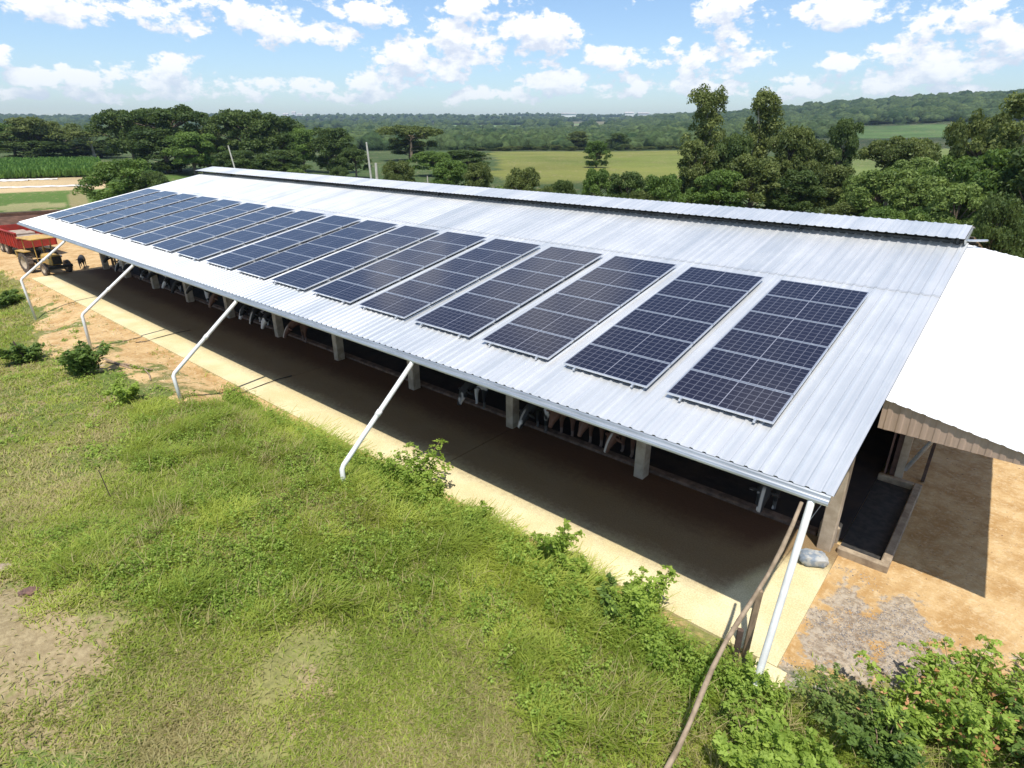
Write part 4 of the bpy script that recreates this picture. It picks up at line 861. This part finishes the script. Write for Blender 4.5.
pw = scatter(19000, (-21, 6, -9, 1.6), lambda X, Y: d_tall(X, Y)*sstep(fbm(X, Y, .9, 55), .40, .56)*.8, 12)
weeds('mixed_weeds', pw, .36, .13, 22, .027, M['leaf_weed'], 'bright green weeds mixed into the tall grass', 13)
pw = scatter(2600, (-19, .2, -2.6, -.75), lambda X, Y: sstep(np.exp(-((Y+1.3-.35*(fbm(X, Y*0, 1.3, 65)-.5)*3)/.55)**2)*fbm(X, Y, .8, 66)*1.9, .35, .8), 31)
weeds('edge_weeds', pw, .66, .17, 44, .034, M['leaf_weed'], 'tall leafy weeds crowding the edge of the concrete path', 32)
pw = scatter(2600, (-50, -14, -14, -1.8), lambda X, Y: sstep(fbm(X, Y, 1.8, 85), .50, .64)*.8, 14)
weeds('scattered_weeds', pw, .22, .20, 18, .05, M['leaf_weed'], 'scattered low weeds on the far grassy bank', 15)

# single shrubs: stems with feathery leaves
def shrub(x, y, h, spread, n_st, leaf, label, name='shrub', size=.055, dens=1., group=None, dry=0):
    g = random.Random(int(abs(x*131+y*977))); gg = np.random.default_rng(int(abs(x*77+y*31)*10)); z = TH(x, y); o = thing(name, label, 'shrub', (x, y, z), 0, group); mb = MB(); P = []; Nn = []; T_ = []
    for i in range(n_st):
        a = g.uniform(0, 6.28); R = spread*g.uniform(.2, 1); hh_ = h*g.uniform(.55, 1.05); e = (R*math.cos(a), R*math.sin(a), hh_); mid = (e[0]*.35, e[1]*.35, hh_*.55); mb.tube([(0, 0, -.05), mid, e], [.014, .009, .004], 5)
        for t in np.linspace(.25, 1, 8):
            b_ = np.array(mid)*t*2*(1-t)+np.array(e)*t*t; b_[2] = hh_*t*.98+.02
            for q in range(int(3*dens)):
                th = g.uniform(0, 6.28); L_ = spread*.38*g.uniform(.6, 1.1)*(1.1-.5*t); tn = g.uniform(.2, .9)
                for s in np.linspace(.15, 1, 9):
                    c = b_+np.array([math.cos(th)*L_*s, math.sin(th)*L_*s, .10*L_+.25*L_*s-.5*L_*s*s]); P.append(c+gg.normal(0, size*.4, 3)); Nn.append((0, 0, 1)); T_.append(tn)
    P = np.array(P); T_ = np.clip(np.array(T_)+gg.normal(0, .12, len(P)), 0, 1); V, Fc, t = leaf_quads(P, np.array(Nn, float), size, T_, .5, .45, 3)
    mi = (gg.uniform(0, 1, len(Fc)) < dry).astype(int); mb.build('stem', M['wood'], o); link('foliage', np_mesh('foliage', V, Fc, [M[leaf], M['leaf_dry']], t, mi=mi), o); return o
GS = 'shrubs along the path edge'
for a in [(-9.25, -.75, 1.25, .95, 15, 'leaf_weed', 'leafy shrub at the path edge nearest the second downpipe', 'shrub', .048), (-8.4, -.8, .8, .45, 8, 'leaf_weed', 'small shrub just right of the one by the second downpipe', 'shrub', .045), (-6.9, -.85, .75, .5, 8, 'leaf_weed', 'small pale shrub second along the path edge', 'shrub', .045),
          (-4.75, -.65, 1.1, .62, 11, 'leaf_weed', 'feathery shrub reaching over the middle of the path edge', 'shrub', .048), (-4.0, -.75, .8, .5, 8, 'leaf_weed', 'lower pale shrub right of the feathery one', 'shrub', .045), (-2.55, -.85, 1.05, .7, 12, 'leaf_weed', 'dense shrub left of the wooden stakes', 'shrub', .048), (-3.0, -1.1, .7, .5, 8, 'leaf_mid', 'lower darker shrub beneath the dense one by the stakes', 'shrub', .05),
          (-.35, -1.15, .7, .4, 8, 'leaf_weed', 'thin weedy shrub at the white downpipe foot', 'shrub', .04),
          (-28.6, -4.6, .75, 1.0, 12, 'leaf_mid', 'low green bush on the clay bank at far left', 'shrub', .085), (-24.6, -3.7, 1.0, .95, 14, 'leaf_mid', 'rounded dark green bush on the clay bank near the third downpipe', 'shrub', .08), (-27.0, -3.2, .5, .5, 8, 'leaf_mid', 'small green tuft right of the low bush at far left', 'shrub', .07), (-42.5, -2.4, .6, 1.1, 12, 'leaf_mid', 'low green patch near the farthest downpipe', 'shrub', .10), (-20.4, -3.6, .6, .6, 9, 'leaf_weed', 'small bush at the foot of the middle downpipe', 'shrub', .06)]:
    shrub(*a, group=GS)
GB = 'leafy shrubs in the bottom right corner'
for a in [(.85, -.6, .75, .7, 11, 'leaf_light', 'light leafy shrub at the gravel\'s left lower edge', .04, .01), (1.7, -.1, 1.0, .85, 13, 'leaf_weed', 'wide leafy shrub in front of the gravel', .055, .04), (2.35, .55, 1.25, .85, 18, 'leaf_weed', 'bright tall shrub in the middle of the corner group', .05, .03), (3.0, 1.1, 1.15, .9, 15, 'leaf_weed', 'shrub with dry orange leaves at the right edge', .05, .14),
          (2.55, -.15, .95, .8, 16, 'leaf_weed', 'lower shrub with dry orange leaves in the bottom right', .05, .12), (3.5, .4, 1.1, .9, 16, 'leaf_mid', 'dark shrub in the bottom right corner', .05, .05), (1.6, -1.0, .75, .7, 14, 'leaf_mid', 'low dark shrub in the tall grass at bottom right', .05, 0), (.2, -2.5, .8, .75, 16, 'leaf_weed', 'bright bushy shrub beside the pole\'s lower end', .055, 0), (.75, -2.0, .65, .6, 12, 'leaf_weed', 'smaller bright shrub right of the bushy one by the pole', .05, 0), (4.1, 1.8, 1.2, .9, 14, 'leaf_mid', 'shrub just outside the right edge', .05, .05)]:
    shrub(*a[:7], 'shrub', a[7]*.85, 1.15, GB, a[8])
# stones in the gravel
def gravel():
    n = 3600; P = scatter(7000, (-.5, 3, 0, 3.6), lambda X, Y: sstep(polymask(X, Y, P_GRAVEL, 1.)+(fbm(X, Y, .7, 95)-.5)*2.2, .3, 1.1), 20)[:n]; n = len(P); Z = terrain(P[:, 0], P[:, 1]); g = rng
    base = np.array([(1, 0, 0), (0, 1, 0), (-1, 0, 0), (0, -1, 0), (0, 0, 1), (0, 0, -1)], float); fs = np.array([(0, 1, 4), (1, 2, 4), (2, 3, 4), (3, 0, 4), (1, 0, 5), (2, 1, 5), (3, 2, 5), (0, 3, 5)])
    V = base[None]*(1+g.normal(0, .25, (n, 6, 1)))*(g.uniform(.008, .026, (n, 1, 1))*np.array([1, .8, .6])); a = g.uniform(0, 6.28, n); ca, sa = np.cos(a)[:, None], np.sin(a)[:, None]
    V = np.stack([V[..., 0]*ca-V[..., 1]*sa, V[..., 0]*sa+V[..., 1]*ca, V[..., 2]], -1)+np.stack([P[:, 0], P[:, 1], Z], -1)[:, None]
    m, nt, b = new_mat('gravel_stone'); at = N(nt, 'ShaderNodeAttribute', attribute_name='tint'); nt.links.new(mix_c(nt, at.outputs['Fac'], (.15, .14, .14), (.44, .39, .34)), b.inputs['Base Color']); b.inputs['Roughness'].default_value = .9
    tag(link('gravel', np_mesh('gravel', V.reshape(-1, 3), (fs[None]+(np.arange(n)*6)[:, None, None]).reshape(-1, 3), m, np.repeat(g.uniform(0, 1, n), 6))), 'grey gravel spread on the clay by the barn corner', 'gravel', kind='stuff')
gravel()
def clods():
    g = np.random.default_rng(51)
    P = scatter(60000, (-48, 5, -6.5, 13), lambda X, Y: sstep(np.maximum(polymask(X, Y, P_ORANGE, .5), polymask(X, Y, P_YARD, .3))*(1-polymask(X, Y, P_GRAVEL, .3)*.6)+(fbm(X, Y, 1.3, 96)-.5)*1.2, .6, 1.1)*np.where(X < -.2, (Y < -.3), 1)*.8, 50); n = len(P); Z = terrain(P[:, 0], P[:, 1]); d = np.hypot(P[:, 0]-CAM[0], P[:, 1]-CAM[1])
    base = np.array([(1, 0, 0), (0, 1, 0), (-1, 0, 0), (0, -1, 0), (0, 0, 1)], float); fs = np.array([(0, 1, 4), (1, 2, 4), (2, 3, 4), (3, 0, 4)])
    s_ = (g.uniform(.006, .03, n)*np.clip(d/18, .8, 2))[:, None, None]; V = base[None]*(1+g.normal(0, .3, (n, 5, 1)))*s_*np.array([1, .7, .55])
    straw = g.uniform(0, 1, n) < .3; V[straw] = V[straw]*np.array([4.5, .4, .5]); a = g.uniform(0, 6.28, n); ca, sa = np.cos(a)[:, None], np.sin(a)[:, None]
    V = np.stack([V[..., 0]*ca-V[..., 1]*sa, V[..., 0]*sa+V[..., 1]*ca, V[..., 2]], -1)+np.stack([P[:, 0], P[:, 1], Z], -1)[:, None]
    m, nt, b = new_mat('clod_and_straw'); at = N(nt, 'ShaderNodeAttribute', attribute_name='tint'); nt.links.new(mix_c(nt, at.outputs['Fac'], (.22, .13, .07), (.62, .50, .30)), b.inputs['Base Color']); b.inputs['Roughness'].default_value = .95
    tag(link('clay_clods', np_mesh('clay_clods', V.reshape(-1, 3), (fs[None]+(np.arange(n)*5)[:, None, None]).reshape(-1, 3), m, np.repeat(np.where(straw, g.uniform(.7, 1, n), g.uniform(0, .8, n)), 5))), 'clods, small stones and straw strewn on the orange clay', 'clods', kind='stuff')
clods()

# ------------------------------------------------------------------ sky, sun, air
SUN = Vector((.29, -.31, 1)).normalized(); el = math.asin(SUN.z)
w = bpy.data.worlds.new('World'); sc.world = w; w.use_nodes = True; nt = w.node_tree; bg = nt.nodes['Background']
sky = N(nt, 'ShaderNodeTexSky'); sky.sky_type = 'NISHITA'; sky.sun_disc = False; sky.sun_elevation = el; sky.sun_rotation = math.atan2(SUN.x, SUN.y); sky.air_density = 1.; sky.dust_density = .6; sky.ozone_density = 1.5
CLOUDS = [(60, 6, 58, 14), (212, 16, 82, 17), (245, 24, 50, 9), (325, 38, 45, 10), (370, 11, 45, 14), (397, 52, 34, 14), (418, 60, 25, 10), (463, 38, 42, 22), (505, 30, 22, 32), (545, 42, 32, 20), (540, 58, 38, 10), (470, 8, 30, 8), (610, 58, 35, 10), (718, 12, 30, 17), (735, 30, 22, 14), (745, 55, 35, 12), (700, 62, 40, 14), (838, 9, 58, 13), (950, 20, 35, 20), (985, 35, 30, 10), (845, 60, 24, 9), (905, 52, 45, 14), (955, 62, 60, 16), (1030, 40, 40, 14), (862, 80, 60, 10),
          (40, 78, 34, 8), (85, 78, 26, 11), (150, 73, 42, 13), (165, 66, 22, 9), (15, 92, 50, 6), (110, 94, 60, 6), (240, 85, 50, 9), (300, 90, 55, 8), (400, 80, 50, 11), (440, 72, 28, 9), (350, 97, 60, 5), (490, 94, 60, 7), (560, 80, 45, 8), (610, 88, 45, 7), (700, 88, 50, 7), (800, 92, 55, 6), (950, 90, 60, 7), (-60, 40, 50, 25), (-90, 90, 80, 14), (1100, 70, 60, 25), (1080, 10, 40, 20)]
grp = bpy.data.node_groups.new('cloud_density', 'ShaderNodeTree'); grp.interface.new_socket('Vector', in_out='INPUT', socket_type='NodeSocketVector'); grp.interface.new_socket('Value', in_out='OUTPUT', socket_type='NodeSocketFloat')
gi = N(grp, 'NodeGroupInput'); go = N(grp, 'NodeGroupOutput'); V0 = gi.outputs[0]
sp = N(grp, 'ShaderNodeSeparateXYZ'); grp.links.new(V0, sp.inputs[0])
az_n = math_n(grp, 'ARCTAN2', sp.outputs[0], sp.outputs[1]); el_n = math_n(grp, 'ARCSINE', sp.outputs[2])
cxyz = N(grp, 'ShaderNodeCombineXYZ'); grp.links.new(az_n, cxyz.inputs[0]); grp.links.new(el_n, cxyz.inputs[1]); uv = cxyz.outputs[0]
wn = N(grp, 'ShaderNodeTexNoise'); wn.inputs['Scale'].default_value = 14; wn.inputs['Detail'].default_value = 3; grp.links.new(uv, wn.inputs['Vector'])
wo = N(grp, 'ShaderNodeVectorMath'); wo.operation = 'MULTIPLY_ADD'; grp.links.new(wn.outputs['Color'], wo.inputs[0]); wo.inputs[1].default_value = (.05, .03, 0); wo.inputs[2].default_value = (-.025, -.015, 0)
wa = N(grp, 'ShaderNodeVectorMath'); wa.operation = 'ADD'; grp.links.new(uv, wa.inputs[0]); grp.links.new(wo.outputs[0], wa.inputs[1]); s2 = N(grp, 'ShaderNodeSeparateXYZ'); grp.links.new(wa.outputs[0], s2.inputs[0])
acc = None
for (u, v, ru, rv) in CLOUDS:
    d = direction(u, v); h = math.hypot(d[0], d[1]); a0 = math.atan2(d[0], d[1]); e0 = math.atan2(d[2], h); k = 1/F*math.cos(math.atan((u-512)/F))
    x_ = math_n(grp, 'MULTIPLY', math_n(grp, 'SUBTRACT', s2.outputs[0], a0), 1/(ru*k*1.15)); y_ = math_n(grp, 'MULTIPLY', math_n(grp, 'SUBTRACT', s2.outputs[1], e0), 1/(rv*k*1.15))
    m_ = math_n(grp, 'SUBTRACT', 1., math_n(grp, 'ADD', math_n(grp, 'MULTIPLY', x_, x_), math_n(grp, 'MULTIPLY', y_, y_)))
    acc = m_ if acc is None else math_n(grp, 'MAXIMUM', acc, m_)
acc = math_n(grp, 'MAXIMUM', acc, -.9)
# elsewhere in the sky, scattered clouds of the same kind
ff = noise(grp, 3.2, 3, .5, uv); outside = math_n(grp, 'MAXIMUM', ramp(grp, el_n, .27, .36), ramp(grp, math_n(grp, 'ABSOLUTE', math_n(grp, 'ADD', az_n, -_az(512))), 1., 1.15))
acc = math_n(grp, 'MAXIMUM', acc, math_n(grp, 'SUBTRACT', math_n(grp, 'MULTIPLY', outside, math_n(grp, 'MULTIPLY', ramp(grp, ff, .45, .7), 1.9)), .9))
nz = noise(grp, 1., 7, .58, uv, stretch=(16, 26, 1)); nz2 = noise(grp, 1., 5, .6, uv, stretch=(60, 90, 1))
tot = math_n(grp, 'ADD', math_n(grp, 'MULTIPLY', acc, .75), math_n(grp, 'ADD', math_n(grp, 'MULTIPLY', math_n(grp, 'SUBTRACT', nz, .5), 4.2), math_n(grp, 'MULTIPLY', math_n(grp, 'SUBTRACT', nz2, .5), 2.2)))
grp.links.new(tot, go.inputs[0])
tc = N(nt, 'ShaderNodeTexCoord'); vec = tc.outputs['Generated']
def dens(off):
    g_ = N(nt, 'ShaderNodeGroup'); g_.node_tree = grp; va = N(nt, 'ShaderNodeVectorMath'); va.operation = 'ADD'; nt.links.new(vec, va.inputs[0]); va.inputs[1].default_value = off
    vn = N(nt, 'ShaderNodeVectorMath'); vn.operation = 'NORMALIZE'; nt.links.new(va.outputs[0], vn.inputs[0]); nt.links.new(vn.outputs[0], g_.inputs[0]); return g_.outputs[0]
d0 = dens((0, 0, 0)); d1 = dens((.0, 0, .022))
cover = ramp(nt, d0, .10, .62); thick = ramp(nt, math_n(nt, 'SUBTRACT', d0, d1), -.9, .9)
lit = mix_c(nt, thick, (4.7, 5.2, 6.1), (7.4, 7.4, 7.5)); spv = N(nt, 'ShaderNodeSeparateXYZ'); nt.links.new(vec, spv.inputs[0])
low = ramp(nt, spv.outputs[2], .0, .12, .62, 1.)      # distant clouds are seen through more air
skyc = mix_c(nt, 1., sky.outputs[0], (.86, .95, 1.06), 'MULTIPLY')
c = mix_c(nt, math_n(nt, 'MULTIPLY', cover, low), skyc, lit); nt.links.new(c, bg.inputs[0]); bg.inputs[1].default_value = .12
sd = bpy.data.lights.new('sun', 'SUN'); so = bpy.data.objects.new('sun', sd); COL.objects.link(so); sd.energy = 4.2; sd.angle = R_(.53); sd.color = (1, .95, .87)
so.rotation_euler = (-SUN).to_track_quat('-Z', 'Y').to_euler(); so.location = (20, -20, 60)
# air: thin even haze round camera and land
mb = MB(); mb.box(-4450, 4450, -4450, 4450, -60, 135); hz = mb.build('haze', None) if False else None
hm = bpy.data.materials.new('haze_air'); hm.use_nodes = True; hn = hm.node_tree; hn.nodes.remove(hn.nodes['Principled BSDF']); pv = hn.nodes.new('ShaderNodeVolumePrincipled'); pv.inputs['Color'].default_value = (.62, .78, 1, 1); pv.inputs['Density'].default_value = .00013; pv.inputs['Anisotropy'].default_value = .3
hn.links.new(pv.outputs[0], hn.nodes['Material Output'].inputs['Volume'])
hz = mb.build('haze', hm); tag(hz, 'pale bluish haze over the distant land', 'haze', kind='stuff'); hz.display_type = 'WIRE'

sc.view_settings.view_transform = 'Standard'; sc.view_settings.look = 'None'; sc.view_settings.exposure = .42; sc.view_settings.gamma = 1
sc.cycles.max_bounces = 6; sc.cycles.volume_bounces = 0; sc.cycles.transparent_max_bounces = 8; sc.cycles.use_denoising = True
